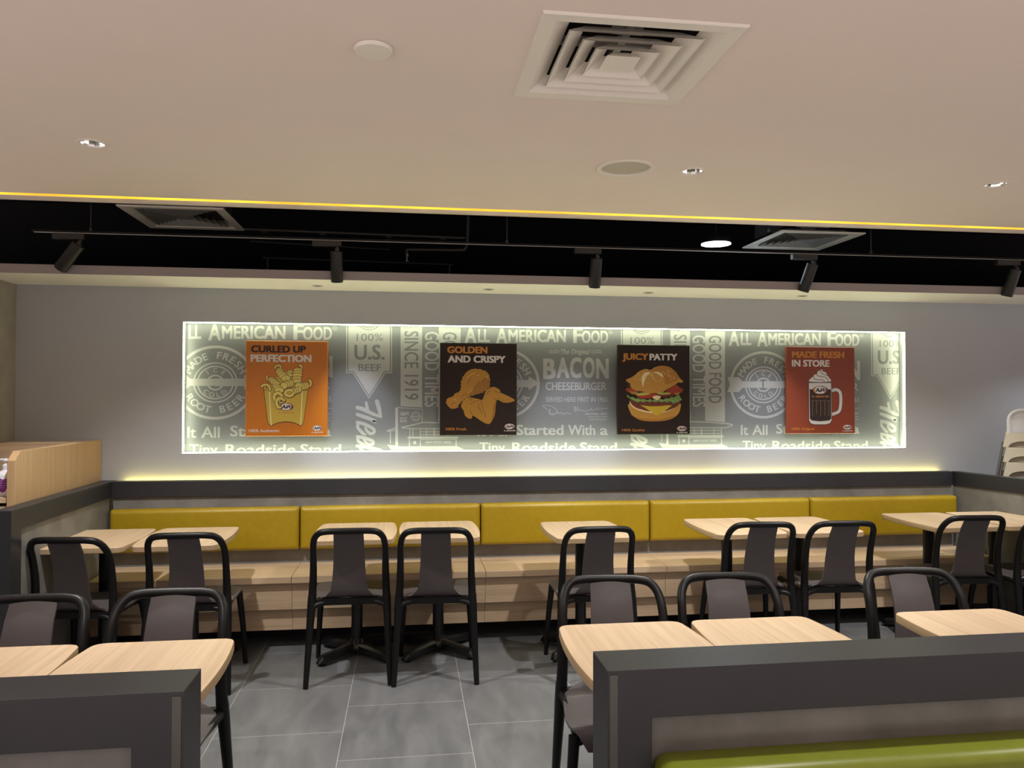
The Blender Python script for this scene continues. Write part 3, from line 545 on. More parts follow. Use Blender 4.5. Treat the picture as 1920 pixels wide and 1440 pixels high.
def mug(new):
    T = new(); T.text('MADE FRESH', 115, 945, 212, 110, k_orange, 1, .05); T2 = new(); T2.text('IN STORE', 112, 708, 350, 245, k_white, 1, .05); T3 = new(); T3.text('100% Original', 108, 462, 1345, 1305, k_orange, 1, .015)
    sp = lambda pts, k=5, c=True: [(p.x, p.y) for p in spline([(*p, 0) for p in pts], k, c)]
    G = new(); out = [(368, 595), (738, 595), (742, 655)]; 
    H = sp([(735, 690), (800, 660), (870, 690), (895, 780), (890, 960), (860, 1060), (780, 1100), (735, 1120)], 5, False)
    G.stroke([(738, 720)]+[(740+(x-735)*.9, 735+(y-690)*.86) for x, y in H[2:-1]]+[(735, 1085)], 62, k_dark, 1); G.stroke([(738, 720)]+[(740+(x-735)*.9, 735+(y-690)*.86) for x, y in H[2:-1]]+[(735, 1085)], 48, k_gray, 1.5)
    body = [(372, 595), (738, 595), (742, 1200), (715, 1245), (650, 1265), (460, 1265), (400, 1245), (375, 1200)]
    G.poly([body], k_dark, 2); G.poly([[(555+(x-555)*.965, 930+(y-930)*.975) for x, y in body]], k_gray, 2.5)
    G.poly([[(390, 705), (728, 705), (728, 1170), (700, 1195), (555, 1210), (420, 1195), (392, 1165)]], k_brew, 3)
    for x, y1 in ((435, 1120), (498, 1095), (563, 1130), (630, 1115), (692, 1120)): G.stroke([(x, 885), (x, y1)], 10, k_rib, 3.4)
    G.stroke([(415, 885), (710, 885)], 7, k_rib, 3.4)
    C = new(); sw = [(392, 590), (395, 545), (440, 505), (455, 480), (500, 460), (515, 425), (560, 395), (600, 383), (590, 410), (650, 435), (680, 490), (712, 530), (718, 590)]
    C.poly([sp(sw, 4)], k_dark, 2.2); C.poly([[(555+(x-555)*.96, 500+(y-500)*.95) for x, y in sp(sw, 4)]], k_white, 2.6)
    for p in ([(562, 400), (575, 440), (620, 470), (672, 488)], [(505, 450), (515, 490), (580, 505), (650, 520), (682, 560), (684, 590)], [(450, 500), (470, 545), (540, 555), (600, 560), (628, 588)]): C.stroke(sp(p, 4, False), 8, k_navy, 3)
    L = new(); logo(L, 560, 718, 245, 4, True, k_orange, False); L2 = new(); logo(L2, 990, 1302, 145, 1, True, k_white, True)
    return {'headline_lettering': T, 'second_line_lettering': T2, 'slogan_lettering': T3, 'mug_print': G, 'cream_print': C, 'emblem': L, 'logo': L2}
poster('square orange poster of a carton of curly fries', -1.048, m_or, (30, 1228, 30, 1410), fries)
poster('dark brown poster of a fried drumstick and wing', .219, m_br, (30, 1153, 44, 1397), chicken)
poster('dark brown poster of a layered burger', 1.455, m_br, (37, 1139, 42, 1402), burger)
poster('rust red poster of a frosty drink mug topped with cream', 2.708, m_rd, (36, 1111, 38, 1400), mug)

# ------------------------------------------------------------------ bench, cushions, low partitions
SEC = [-1.825, -.678, .482, 1.636, 2.795, 3.925]
root = thing('bench', 'long oak wall bench below the mustard back cushions', 'bench', (0, 5.0, 0))
for a, b in zip(SEC, SEC[1:]):
    m = MB(); m.box(a+.001, b-.001, 4.712-5, 5.115-5, .405, .445); m.build('seat_board', oak_x, root, bevel=.003)
    m = MB(); m.box(a+.001, b-.001, 4.742-5, 4.762-5, .245, .404); m.build('upper_fascia', oak_x, root)
    m = MB(); m.box(a+.001, b-.001, 4.775-5, 4.795-5, .115, .30); m.build('fascia', oak_x, root)
m = MB(); m.box(SEC[0], SEC[-1], 5.02-5, 5.10-5, 0, .2); m.build('kick_plate', m_kick, root)
m = MB(); m.box(SEC[0], SEC[-1], 4.796-5, 5.019-5, .13, .15); m.build('plinth_top', m_kick, root)
names = ('leftmost', 'second from left', 'middle', 'fourth from left', 'rightmost')
def cushion(w, h, t, r=.03):
    """upholstered pad lying in x, thickness along -y, height z"""
    mb = MB(); rings = []
    n = 6
    def loop(ins, y):
        x0, x1, z0, z1, rr = ins, w-ins, ins, h-ins, max(.004, r-ins); P = []
        for cx, cz, a0 in ((x1-rr, z1-rr, 0), (x0+rr, z1-rr, 90), (x0+rr, z0+rr, 180), (x1-rr, z0+rr, 270)):
            for k in range(5): a = math.radians(a0+k*22.5); P.append((cx+rr*math.cos(a), y, cz+rr*math.sin(a)))
        return P
    rings.append(loop(.004, 0))
    rings.append(loop(0, -.006)); rings.append(loop(0, -t+.028))
    for k in range(1, n+1):
        a = k/n*PI/2; rings.append(loop(.028*(1-math.cos(a)), -t+.028*(1-math.sin(a))))
    mb.loft(rings); return mb
for i, (a, b) in enumerate(zip(SEC, SEC[1:])):
    o = cushion(b-a-.006, .272, .078, .016).build('back_cushion', m_yel, None, smooth=50); o.location = (a+.003, 5.119, .538)
    tag(o, names[i]+' of the mustard yellow back cushions above the oak bench', 'cushion', 'mustard back cushions above the bench')

root = thing('low_partition', 'long grey concrete half wall with dark ledge behind the mustard cushions', 'partition', (0, 5.13, 0))
m = MB(); m.box(-1.825, 3.93, -.01, .03, 0, .88); m.build('concrete_panel', m_conc, root)
m = MB(); m.box(-1.83, 3.925, -.03, .032, .88, .98); m.build('ledge', m_cap, root, bevel=.002)
root = thing('low_partition', 'short concrete side partition with charcoal cap beside the oak service counter', 'partition', (-1.875, 3.88, 0))
m = MB(); m.box(-.03, .035, .1, 1.22, 0, .88); m.build('concrete_panel', m_conc, root)
m = MB(); m.plate([[(0, 0), (.1, 0), (.1, .88), (1.31, .88), (1.31, .98), (0, .98)]], -.04, .044, 'x'); m.build('frame', m_cap, root, bevel=.002)
root = thing('low_partition', 'concrete side partition with charcoal cap in front of the high chairs', 'partition', (3.935, 5.13, 0), math.radians(8))
m = MB(); m.box(.012, .05, -2.2, -.005, 0, .88); m.build('concrete_panel', m_conc, root)
m = MB(); m.box(0, .06, -2.2, -.005, .88, .98); m.build('cap', m_cap, root, bevel=.0025)
def front_partition(x0, x1, end, label):
    y0, y1 = 1.478, 1.598; root = thing('low_partition', label, 'partition', ((x0+x1)/2, (y0+y1)/2, 0)); cx, cy = (x0+x1)/2, (y0+y1)/2
    a, b = (x0, x0+.09) if end < 0 else (x1-.09, x1)
    X = (lambda v: v-cx)
    lp = [(X(x0), 0), (X(x0), .98), (X(x1), .98), (X(x1), .884), (X(b), .884), (X(b), 0)] if end < 0 else [(X(x1), 0), (X(x1), .98), (X(x0), .98), (X(x0), .884), (X(a), .884), (X(a), 0)]
    m = MB(); m.plate([lp], y0-cy, y1-cy, 'y'); m.build('frame', m_cap, root, bevel=.0012, bseg=1)
    s = 1 if end < 0 else -1; ex = (x0 if end < 0 else x1)-cx
    m = MB(); m.box(min(ex+s*.004, ex+s*.02), max(ex+s*.004, ex+s*.02), y0-cy-.0015, y0-cy+.002, 0, .972); m.build('edge_trim', m_alutrim, root)
    q = (b, x1) if end < 0 else (x0, a)
    m = MB(); m.box(q[0]-cx, q[1]-cx, y0-cy+.018, y1-cy-.018, 0, .884); m.build('concrete_panel', m_conc, root)
m_alutrim = mat('dark_metal_edge_trim', (.085, .082, .078), .35, .5)
front_partition(.392, 3.0, -1, 'charcoal capped partition in the right foreground behind the green cushion')
front_partition(-2.6, -.402, 1, 'charcoal capped partition in the left foreground')
o = cushion(2.4, .385, .10, .03).build('back_cushion', m_grn, None, smooth=50); o.location = (.487, 1.494, .425)
tag(o, 'olive green vinyl back cushion against the right foreground partition', 'cushion')

# ------------------------------------------------------------------ tables
def table_outline():
    hw, bow, hl = .211, .021, .285; P = []
    side = lambda s: [(s*(hw+bow*(1-(y/hl)**2)), y) for y in [(-hl+.035)+(2*hl-.07)*i/12 for i in range(13)]]
    R = side(1); L = side(-1)[::-1]
    def corner(p, q, c): return [tuple(((1-t)**2*p[k]+2*t*(1-t)*c[k]+t*t*q[k]) for k in (0, 1)) for t in (.25, .5, .75)]
    P = R[:]; tr, tl = (hw-.04, hl), (-hw+.04, hl); P += corner(R[-1], tr, (hw-.002, hl)) + [tr, tl] + corner(tl, L[0], (-hw+.002, hl)) + L
    bl, br = (-hw+.04, -hl), (hw-.04, -hl); P += corner(L[-1], bl, (-hw+.002, -hl)) + [bl, br] + corner(br, R[0], (hw-.002, -hl))
    return P
def make_table():
    root = thing('cafe_table', '', 'table'); BO = .09
    P = table_outline(); m = MB()
    rg = lambda k, z: [(x*k, y*k, z) for x, y in P]
    m.loft([rg(.992, .710), rg(1, .713), rg(1, .737), rg(.993, .740)])
    o = m.build('tabletop', [oak_y, oak_edge], root, smooth=30)
    for p in o.data.polygons: p.material_index = 0 if p.normal.z > .5 else 1
    m = MB(); m.box(-.12, .12, -.11, .19, .703, .710); m.build('mounting_plate', m_iron, root, bevel=.002)
    m = MB(); m.lathe([(.033, .06), (.033, .703)], 20, (0, BO, 0)); m.build('column', m_iron, root, smooth=40)
    m = MB(); m.lathe([(.06, .045), (.058, .062), (.045, .08), (.034, .10)], 20, (0, BO, 0)); m.build('hub', m_iron, root, smooth=40)
    for sx, sy in ((1, 1), (1, -1), (-1, 1), (-1, -1)):
        d = Vector((sx*.205, sy*.185, 0)); L = d.length; d.normalize(); n = Vector((-d.y, d.x, 0)); m = MB(); rings = []
        for s_, hw, zt, zb in ((.03, .034, .080, .034), (L*.8, .029, .060, .020), (L-.025, .028, .054, .016), (L, .016, .026, .016)):
            c = d*s_+Vector((0, BO, 0)); rings.append([c-n*hw+Vector((0, 0, zb)), c+n*hw+Vector((0, 0, zb)), c+n*hw*.95+Vector((0, 0, zt-.012)), c+n*hw*.45+Vector((0, 0, zt)), c-n*hw*.45+Vector((0, 0, zt)), c-n*hw*.95+Vector((0, 0, zt-.012))])
        m.loft(rings); arm = m.build('base_arm', m_iron, root, smooth=35)
        m = MB(); c = d*(L-.035)+Vector((0, BO, 0)); m.lathe([(.016, 0), (.018, .006), (.012, .02)], 12, (c.x, c.y, 0)); m.build('glide', m_glide, arm, smooth=40)
    return root
TB = [(-1.664, 4.475, 'light oak table by the left side partition, leftmost along the bench'), (-1.198, 4.48, 'light oak table along the bench, second from the left partition'),
      (-.288, 4.53, 'light oak table along the bench, left one of the pair under the chicken poster aisle'), (.188, 4.53, 'light oak table along the bench below the drumstick poster'),
      (1.032, 4.425, 'single light oak table standing alone along the bench below the bacon lettering'), (1.952, 4.43, 'light oak table along the bench, left one of the pair right of the burger poster'),
      (2.418, 4.42, 'light oak table along the bench, right one of the pair below the mug poster'), (3.345, 4.485, 'light oak table along the bench, second from the right partition'),
      (3.812, 4.485, 'light oak table against the right side partition'),
      (-1.222, 2.298, 'light oak table cut off by the left photo edge, in the front row'), (-.757, 2.298, 'light oak table in the front row behind the left foreground partition corner'),
      (.724, 2.298, 'light oak table in the front row at the left end of the right foreground partition'), (1.188, 2.298, 'light oak table behind the right foreground partition, second in its row'),
      (1.955, 2.298, 'light oak table cut off by the right photo edge behind the foreground partition')]
TB[2] = (*TB[2][:2], 'light oak table along the bench, left one of the middle pair of tables')
TB[3] = (*TB[3][:2], 'light oak table along the bench, right one of the middle pair of tables')
T0 = make_table()
for i, (x, y, lab) in enumerate(TB):
    g = 'oak tables along the bench' if y > 3 else 'oak tables in the front row'
    if i == 0: T0.location = (x, y, 0); T0['label'] = lab; T0['group'] = g
    else: dup(T0, (x, y, 0), 0 if y > 3 else PI, lab, g)

# ------------------------------------------------------------------ chairs
def make_chair():
    root = thing('dining_chair', '', 'chair')
    for s in (-1, 1):
        m = MB(); m.tube(spline([(s*.217, -.252, 0), (s*.206, -.218, .22), (s*.197, -.192, .40), (s*.194, -.184, .46)], 4), [.0135+.0085*min(1, i/8) for i in range(13)], 10); m.build('leg', m_blk, root, smooth=60)
        m = MB(); m.tube(spline([(s*.206, .222, 0), (s*.196, .198, .22), (s*.180, .165, .42)], 4), [.0125+.007*min(1, i/8) for i in range(9)], 10); m.build('leg', m_blk, root, smooth=60)
    half = [(.194, -.184, .45), (.190, -.180, .54), (.188, -.190, .63), (.187, -.212, .715), (.178, -.246, .772), (.152, -.272, .806), (.108, -.284, .8165), (.04, -.288, .818)]
    path = [(-x, y, z) for x, y, z in half]+[(x, y, z) for x, y, z in half[::-1]]
    sp = spline(path, 5); n = len(sp)
    m = MB(); m.tube(sp, [.0168+.0045*max(0, 1-min(i, n-1-i)/14) for i in range(n)], 10); m.build('back_frame', m_blk, root, smooth=60)
    m = MB()
    for s in (-1, 1): m.tube([(s*.194, -.184, .425), (s*.180, 0, .425), (s*.174, .165, .418)], .014, 8)
    m.box(-.194, .194, -.194, -.166, .412, .444); m.tube([(-.178, .165, .408), (.178, .165, .408)], .013, 8)
    for s in (-1, 1):
        m.tube(spline([(s*.203, -.208, .345), (s*.188, -.195, .405), (s*.13, -.184, .424)], 4), .014, 8); m.tube(spline([(s*.188, .18, .34), (s*.178, .168, .39), (s*.13, .165, .408)], 4), .011, 8)
    m.build('seat_frame', m_blk, root, smooth=60)
    prof = [(.186, .376, .138), (.195, .402, .152), (.196, .428, .168), (.186, .446, .184), (.155, .455, .197), (.09, .452, .203), (0, .447, .200), (-.08, .443, .196), (-.125, .443, .190), (-.150, .446, .182), (-.168, .452, .160), (-.182, .465, .122), (-.192, .492, .097), (-.200, .55, .088), (-.207, .62, .083), (-.222, .69, .080), (-.247, .755, .078), (-.268, .79, .077), (-.278, .812, .076)]
    def shell(a, b, name):
        m = MB(); rings = []
        for i in range(a, b):
            y, z, w = prof[i]; p, q = prof[max(i-1, 0)], prof[min(i+1, len(prof)-1)]
            t = Vector((0, q[0]-p[0], q[1]-p[1])).normalized(); nn = Vector((0, t.z, -t.y))   # towards under / behind
            th = .0045; up = []; lo = []
            for k in range(9):
                u = -1+k/4; dish = .012*(u*u) if 3 <= i <= 9 else .006*u*u
                c = Vector((u*w, y, z))-nn*dish*(1 if i > 3 else .3); up.append(c-nn*th); lo.append(c+nn*th)
            rings.append(up+lo[::-1])
        m.loft(rings); return m.build(name, m_shell, root, smooth=50)
    shell(0, 11, 'seat'); shell(10, len(prof), 'backrest')
    return root
CH = [(-1.62, 4.275, -.10, 'black framed taupe chair at the leftmost bench table, by the left side partition'), (-1.112, 4.335, 0, 'black framed taupe chair at the second bench table from the left'),
      (-.30, 4.365, 0, 'taupe chair facing the bench, left one of the middle pair'), (.165, 4.325, -.05, 'taupe chair facing the bench, right one of the middle pair'),
      (1.02, 4.255, .0, 'taupe chair at the single bench table below the bacon lettering'), (1.968, 4.288, -.08, 'taupe chair at the left table of the bench pair below the burger and mug posters'),
      (2.432, 4.265, -.06, 'taupe chair at the right table of the bench pair below the mug poster'), (3.312, 4.355, -.08, 'taupe chair at the bench table second from the right partition'),
      (3.775, 4.30, 0, 'taupe chair cut off by the right photo edge at the table against the right partition'),
      (-1.272, 2.575, PI, 'taupe chair facing the camera, cut off by the left photo edge'), (-.828, 2.60, PI-.03, 'taupe chair facing the camera at the front row table left of the aisle'),
      (.740, 2.60, PI-.12, 'taupe chair facing the camera at the front row table right of the aisle'), (1.203, 2.585, PI-.09, 'taupe chair facing the camera at the second front row table right of the aisle'),
      (1.962, 2.575, PI-.10, 'taupe chair facing the camera at the rightmost front row table')]
C0 = make_chair()
for i, (x, y, rz, lab) in enumerate(CH):
    g = 'chairs along the bench tables' if y > 3 else 'chairs at the front row tables'
    if i == 0: C0.location = (x, y, 0); C0.rotation_euler = (0, 0, rz); C0['label'] = lab; C0['group'] = g
    else: dup(C0, (x, y, 0), rz, lab, g)

# ------------------------------------------------------------------ ceiling fittings
def diffuser(loc, label, frame_mat, blade_mat, size=.61, n=3, deep=True):
    root = thing('air_diffuser', label, 'air vent', loc); h = size/2; o = h-.046
    sq = lambda k, z: [(-k, -k, z), (k, -k, z), (k, k, z), (-k, k, z)]
    m = MB(); m.loft([sq(h, .002), sq(h, -.004), sq(h-.004, -.008), sq(o, -.006), sq(o-.056, .035), sq(o-.052, .035), sq(o+.004, .002)], cap=False); m.build('frame', frame_mat, root)
    ks = [.210, .157, .105] if n == 3 else [.225, .188, .150, .112, .076]
    run, rise = (.060, .040) if n == 3 else (.030, .030)
    for k in ks:
        k = k*size/.61; m = MB(); m.loft([sq(k, -.004), sq(k-run, rise), sq(k-run-.003, rise), sq(k-.004, -.0045)], cap=False); m.build('blade', blade_mat, root)
    kc = .055 if n == 3 else .04; m = MB(); m.loft([sq(kc, -.002), sq(kc-.03, .024), sq(.004, .026)]); m.build('centre_plate', blade_mat, root)
    m = MB(); m.box(-o+.01, o-.01, -.012, .012, .053, .075); m.box(-.012, .012, -o+.01, o-.01, .053, .075)
    m.box(-.12, .12, -.17, -.16, .055, .12); m.box(-.05, .05, -.1, -.09, .05, .11); m.build('crossbar', m_duct, root)
    m = MB(); m.box(-o+.02, o-.02, -o+.02, o-.02, .2, .21)
    for a in (-1, 1):
        m.box(*sorted((a*(o-.024), a*(o-.02))), -o+.02, o-.02, .05, .2); m.box(-o+.02, o-.02, *sorted((a*(o-.024), a*(o-.02))), .05, .2)
    m.build('plenum_box', m_dark, root)
    return root
diffuser((VX, VY, ZC), 'large square white air diffuser in the pale ceiling', m_white, m_white)
diffuser((-1.385, 5.02, 2.63), 'square metal air vent in the black ceiling gap, above the left wall', m_alu, m_altblade, .60, 5)
diffuser((2.745, 5.07, 2.62), 'square metal air vent in the black ceiling gap, right of the bright disc lamp', m_alu, m_altblade, .60, 5)
m = MB(); m.lathe([(.060, -.002), (.060, -.006), (.0555, -.013), (.003, -.014)], 32, (-.109, 2.405, ZC)); m.lathe([(.045, .0), (.045, -.002)], 32, (-.109, 2.405, ZC))
tag(m.build('detector_cover', m_white, None, smooth=40), 'small round white cover plate on the ceiling left of the air diffuser', 'ceiling cover')
root = thing('ceiling_speaker', 'round beige ceiling speaker beside a small downlight', 'speaker', (*SPK, ZC))
m = MB(); m.lathe([(.138, 0), (.138, -.004), (.130, -.007), (.117, -.005), (.115, .004), (.117, .004), (.117, 0)], 40, cap=False); m.build('rim', m_white, root, smooth=40)
m = MB(); m.lathe([(.115, .004), (.06, .001), (.002, 0)], 40); m.build('grille', m_grille, root, smooth=40)
dl = ['recessed ceiling downlight at the left, over the left bench tables', 'recessed ceiling downlight just right of the round speaker', 'recessed ceiling downlight near the right photo edge',
      'recessed ceiling downlight over the front left tables', 'recessed ceiling downlight over the front right tables', 'recessed ceiling downlight over the far right front table']
def downlight(loc, label, r, watts, target, col, ang=95, group=None, hole=True):
    root = thing('downlight', label, 'downlight', loc, 0, group)
    m = MB(); m.lathe([(r*1.24, 0), (r*1.22, -.003), (r*1.02, -.004), (r*.98, .002), (r*1.0, .004), (r*1.0, 0)], 28, cap=False); m.build('trim_ring', m_white, root, smooth=40)
    m = MB(); m.lathe([(r*.985, .001), (r*.86, .03*r/.05), (r*.6, .055*r/.05), (r*.35, .062*r/.05)], 14, cap=False); m.build('reflector', m_refl, root)
    m = MB(); m.lathe([(r*.35, .060*r/.05), (r*.3, .066*r/.05)], 14); m.build('lamp', m_lamp, root)
    if watts: spot('downlight_beam', (loc[0], loc[1], loc[2]-.012), target, watts, ang, .7, col, .03, root)
    return root
WARM = (1, .90, .78); COOL = (.86, .92, 1)
for i, (x, y) in enumerate(DOWN):
    dx = {0: .55, 1: -.35}.get(i, 0)
    downlight((x, y, ZC), dl[i], .05, DOWN_W if y > 3 else DOWN_W2, (x+dx, y+(.45 if y > 3 else .15), 0), (1, .965, .93), 110, 'recessed ceiling downlights')
sd = ['small downlight in the beige bulkhead above the orange poster', 'small downlight in the beige bulkhead above the drumstick poster', 'small downlight in the beige bulkhead above the burger poster', 'small downlight in the beige bulkhead right of the second track spot from the right']
for i, (x, y) in enumerate(((-.567, 4.985), (.524, 4.985), (1.605, 4.985), (2.707, 4.985))):
    root = thing('downlight', sd[i], 'downlight', (x, y, ZB), 0, 'small bulkhead downlights')
    m = MB(); m.lathe([(.036, 0), (.035, -.003), (.024, -.004), (.022, -.0005)], 24, cap=False); m.build('trim_ring', m_steel, root, smooth=40)
    m = MB(); m.lathe([(.0225, -.001), (.002, -.0006)], 14); m.build('lamp', m_dark, root)

# track with spot lamps
YT, ZT = 4.645, 2.44
root = thing('light_track', 'thin black lighting track hung in front of the bulkhead', 'lighting track', (0, YT, ZT))
m = MB(); m.box(-2.1, 5.6, -.012, .012, .003, .014); m.build('rail', m_void, root, bevel=.001, bseg=1)
m = MB(); m.box(-2.09, 5.49, -.006, .006, 0, .003); m.build('contact_strip', m_steel, root)
for x in (-1.79, .6, 3.0, 4.6):
    m = MB(); m.tube([(x, 0, .014), (x, 0, .85)], .004, 8); m.lathe([(.009, .014), (.009, .03), (.004, .04)], 10, (x, 0, 0)); m.build('hanger', m_blkmetal, root)
sl = ['black track spot lamp tilted left, leftmost on the track', 'black track spot lamp hanging above the orange poster', 'black track spot lamp hanging in the middle of the track', 'black track spot lamp right of the bright disc lamp', 'black track spot lamp near the right photo edge', 'black track spot lamp beyond the right photo edge']
def track_spot(i, x, tx, lean, aim):
    root = thing('track_spot', sl[i], 'spotlight', (x, YT, ZT), 0, 'spot lamps on the track')
    m = MB(); m.box(-.13, .04, -.018, .018, -.036, -.002); m.build('adapter', m_blkmetal, root, bevel=.002)
    m = MB(); m.tube([(.015, 0, -.036), (.015, 0, -.075)], .011, 10); m.box(.004, .026, -.022, -.012, -.09, -.05); m.build('bracket', m_blkmetal, root)
    d = Vector((lean, .32, -1)).normalized(); p = Vector((.01, -.008, -.062)); q = p+d*.185; r = .036
    m = MB(); m.tube([p, p+d*.004, q-d*.006, q], [r*.92, r, r, r*.95], 24); b = m.build('lamp_body', m_blkmetal, root, smooth=35)
    m = MB(); m.tube([q, q+d*.0012], [r*.86, r*.86], 24); m.build('lens', m_lamp, b)
    src = Vector((x, YT, ZT))+q+d*.01
    spot('track_beam', src, aim, TRACK_W, 46, .9, COOL, .03, root)
for i, (x, lean, aim) in enumerate(((-1.86, -.85, (-2.2, 4.7, 1.0)), (-.43, .0, (-.33, 5.2, 1.30)), (1.15, .0, (1.09, 5.2, 1.28)), (2.58, -.22, (2.56, 5.2, 1.32)), (4.03, -.12, (3.9, 4.75, .75)), (5.35, -.2, (4.5, 4.95, 1.30)))): track_spot(i, x, 0, lean, aim)

# bright disc lamp, pipes and rails in the dark gap
root = thing('disc_lamp', 'bright white round led lamp glowing in the black ceiling gap', 'ceiling lamp', (2.20, 5.27, 2.62))
m = MB(); m.lathe([(.105, .002), (.105, .02), (.09, .05), (.02, .06)], 28); m.build('housing', m_blkmetal, root, smooth=40)
m = MB(); m.lathe([(.104, -.001), (.104, -.004), (.003, -.005)], 28); m.build('lens', m_disc, root, smooth=40)
m = MB(); m.tube([(0, 0, .06), (0, 0, .68)], .006, 8); m.build('rod', m_blkmetal, root)
spot('disc_lamp_beam', (2.20, 5.27, 2.60), (2.2, 5.0, 0), DISC_W, 160, .5, (.75, .87, 1), .1, root)
m_gap = mat('dull_black_steel', (.05, .047, .042), .5, .3)
def at(px, py, Y): x, z = wall_point(px, py, Y); return (x, Y, z)
root = thing('cable_ladder', 'dark steel cable ladder in the black ceiling gap right of the left vent', 'cable ladder', at(660, 440, 5.7))
o3 = Vector(root.location); m = MB(); m.tube([Vector(at(452, 429, 5.7))-o3, Vector(at(872, 446, 5.7))-o3], .010, 8); m.tube([Vector(at(470, 452, 5.95))-o3, Vector(at(730, 468, 5.95))-o3], .006, 8); m.build('side_rail', m_gap, root)
for px in (495, 604, 729, 830):
    a = Vector(at(px, 432+(px-452)*.04, 5.7))-o3; m = MB(); m.box(a.x-.02, a.x+.02, 0, .28, a.z-.006, a.z+.0); m.build('rung', m_gap, root)
root = thing('sprinkler_pipe', 'dark pipe with a small sprinkler head in the black ceiling gap', 'sprinkler', at(800, 470, 5.5)); o3 = Vector(root.location)
P = [Vector(at(*p, 5.5))-o3 for p in ((763, 482), (763, 470), (770, 468), (860, 469), (872, 466), (876, 452), (878, 405))]
m = MB(); m.tube(spline(P, 4), .011, 10); m.build('pipe', m_gap, root, smooth=50)
m = MB(); c = Vector(at(763, 487, 5.5))-o3; m.lathe([(.014, -.012), (.014, -.009), (.004, -.008), (.004, .02), (.011, .022), (.011, .04)], 12, tuple(c)); m.build('sprinkler_head', m_steel, root, smooth=40)
root = thing('conduit_rail', 'thin black rail on two rods low in the ceiling gap behind the track', 'rail', at(670, 490, 5.6)); o3 = Vector(root.location)
m = MB(); m.tube([Vector(at(493, 483, 5.6))-o3, Vector(at(850, 496, 5.6))-o3], .006, 8); m.build('rail', m_gap, root)
for px, py in ((502, 484), (843, 496)):
    a = Vector(at(px, py, 5.6))-o3; m = MB(); m.tube([a, (a.x, a.y, a.z-.27)], .008, 8); m.build('rod', m_gap, root)

# ------------------------------------------------------------------ service counter with bottle
root = thing('service_counter', 'oak service counter with tall side panel at the left wall', 'counter', (-2.2, 4.65, 0))
R = lambda x: x+2.2
m = MB(); m.plate([[(4.11-4.65, 0), (5.195-4.65, 0), (5.195-4.65, 1.236), (4.165-4.65, 1.24), (4.11-4.65, 1.195)]], R(-1.962), R(-1.925), 'x'); m.build('side_panel', oak_z, root, bevel=.001, bseg=1)
m = MB(); m.box(R(-2.43), R(-1.963), .32, .54, .3, 1.234); m.build('back_panel', oak_x, root)
m = MB(); m.box(R(-2.43), R(-1.963), -.53, .319, .985, 1.01); m.build('worktop', oak_x, root)
m = MB(); m.box(R(-2.43), R(-1.963), -.5, .319, .05, .975); m.build('cabinet_body', m_dark, root)
m = MB(); m.box(R(-2.425), R(-1.972), -.522, -.502, .55, .968); m.build('drawer_front', oak_x, root)
root = thing('pump_bottle', 'white pump bottle with purple label on the oak service counter', 'bottle', (-2.022, 4.22, 1.0105))
def rr(w, d, r, z):
    P = []
    for cx, cy, a0 in ((w-r, d-r, 0), (-w+r, d-r, 90), (-w+r, -d+r, 180), (w-r, -d+r, 270)):
        for k in range(5): a = math.radians(a0+k*22.5); P.append((cx+r*math.cos(a), cy+r*math.sin(a), z))
    return P
m = MB(); m.loft([rr(.040, .028, .012, 0), rr(.042, .03, .012, .004), rr(.042, .03, .012, .103), rr(.038, .026, .012, .112), rr(.022, .018, .012, .122), rr(.013, .013, .0125, .13), rr(.013, .013, .0125, .14)]); m.build('body', m_bottle, root, smooth=40)
A = Art(lambda x, y: (x, y)); A.poly([[(p.x, p.y) for p in spline([(-.034, .086, 0), (-.018, .094, 0), (.004, .084, 0), (.034, .09, 0), (.030, .06, 0), (.015, .025, 0), (-.002, .02, 0), (-.02, .035, 0), (-.032, .06, 0)], 4, True)]], m_purple, 1)
for k, w in enumerate((.022, .024, .02, .012)): A.stroke([(-w, .078-k*.012), (w, .078-k*.012)], .003, m_print, 2, round_=False)
A.build('label', root, (0, -.0302, 0))
m = MB(); m.lathe([(.014, .14), (.014, .155), (.006, .158), (.005, .175)], 16); m.lathe([(.013, .175), (.013, .184), (.008, .188)], 16); m.tube([(0, 0, .181), (-.02, -.002, .182), (-.038, -.004, .176)], [.007, .006, .004], 10); m.build('pump', m_bottle, root, smooth=40)

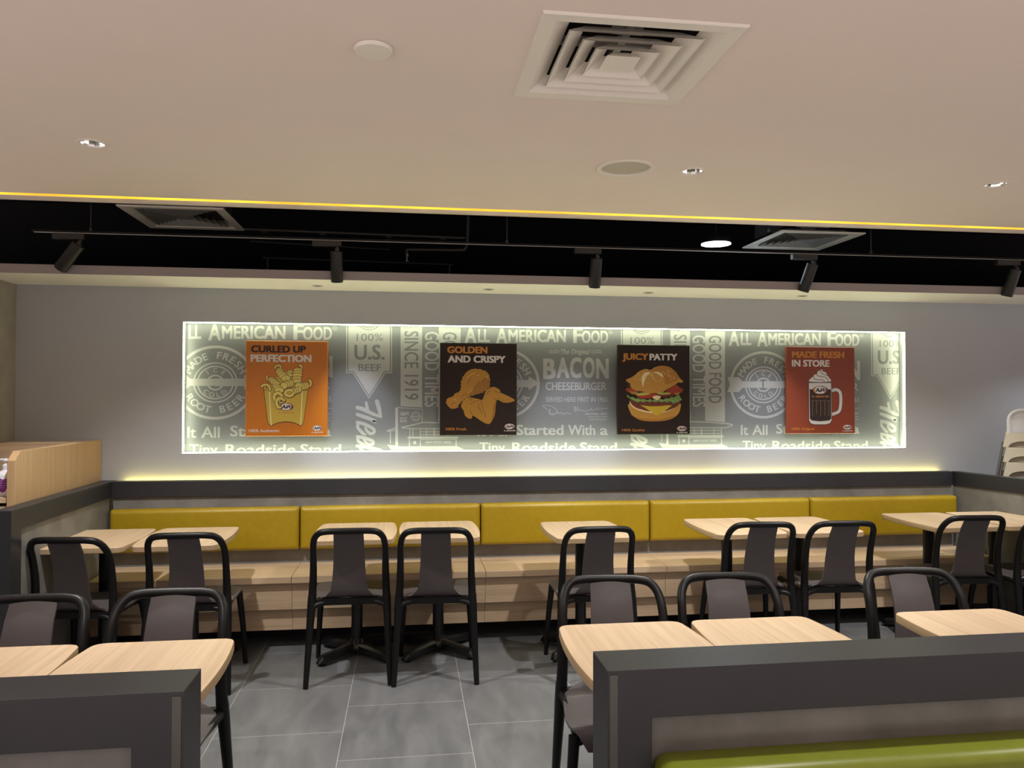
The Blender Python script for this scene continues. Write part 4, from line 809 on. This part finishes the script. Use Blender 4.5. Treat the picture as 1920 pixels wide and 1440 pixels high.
# ------------------------------------------------------------------ stacked high chairs
def high_chair(z, k, label):
    root = thing('high_chair', label, 'high chair', (4.30, 4.88, z), math.radians(-40), 'stacked high chairs')
    # seat skirt: tapered shell with an arched opening at the front
    m = MB(); wt, wb, h = .102, .122, .103
    outer = [(-wb, -h)]
    arch = [(.088*math.cos(a), -h+.044*math.sin(a)) for a in [PI*i/14 for i in range(15)]]
    loop = [(-wt, 0), (wt, 0), (wb, -h)]+arch+[(-wb, -h)]
    m.plate([loop], -.105, -.098, 'y')
    m.loft([[(-wt, -.098, 0), (-wt, .11, 0), (-wb, .12, -h), (-wb, -.098, -h)], [(-wt+.008, -.098, 0), (-wt+.008, .11, 0), (-wb+.008, .12, -h), (-wb+.008, -.098, -h)]])
    m.loft([[(wt, -.098, 0), (wt, .11, 0), (wb, .12, -h), (wb, -.098, -h)], [(wt-.008, -.098, 0), (wt-.008, .11, 0), (wb-.008, .12, -h), (wb-.008, -.098, -h)]])
    m.box(-wt+.004, wt-.004, -.096, .10, -.012, -.001)
    m.plate([[(p[0], p[1]) for p in arch]], -.060, -.055, 'y')
    m.build('seat', m_cream, root, bevel=.004)
    if k == 0:
        m = MB(); w, h2, r = .097, .168, .085
        def lp(i, y): return [(-w+i, y, 0)]+[(-w+r+(r-i)*math.cos(a)*1.0, y, h2-r+(r-i)*math.sin(a)) for a in [PI-PI/2*t/8 for t in range(9)]]+[(w-r+(r-i)*math.cos(a), y, h2-r+(r-i)*math.sin(a)) for a in [PI/2-PI/2*t/8 for t in range(9)]]+[(w-i, y, 0)]
        m.loft([lp(0, -.05), lp(0, -.075), lp(.012, -.085), lp(.03, -.075), lp(.034, -.07)]); bk = m.build('backrest', m_highw, root, smooth=40)
        A = Art(lambda x, y: (x, .165-y)); A.arc_text('safe', 0, .083, .058, .018, -62, 0, m_white, 1, .03); A.build('embossed_lettering', bk, (0, -.0712, 0))
    else:
        m = MB(); m.box(-.07, .07, .09, .098, 0, .09); m.build('backrest', m_cream, root, bevel=.004)
    for sx in (-1, 1):
        for sy in (-1, 1):
            y0, y1 = (.08, .12) if sy > 0 else (-.07, -.10)
            zb = -z+.002+(2-k)*.104; L = -h+.01-zb
            m = MB(); m.tube([(sx*.118, y0, -h+.03), (sx*(.122+.16*L), y1, zb)], .008, 10); m.build('leg', m_legsteel, root, smooth=50)
    return root
for k, z in enumerate((1.272, 1.168, 1.064)):
    high_chair(z, k, ('white backed high chair on top of the high chair stack', 'cream high chair seat in the middle of the high chair stack', 'cream high chair seat lowest in view of the high chair stack')[k])
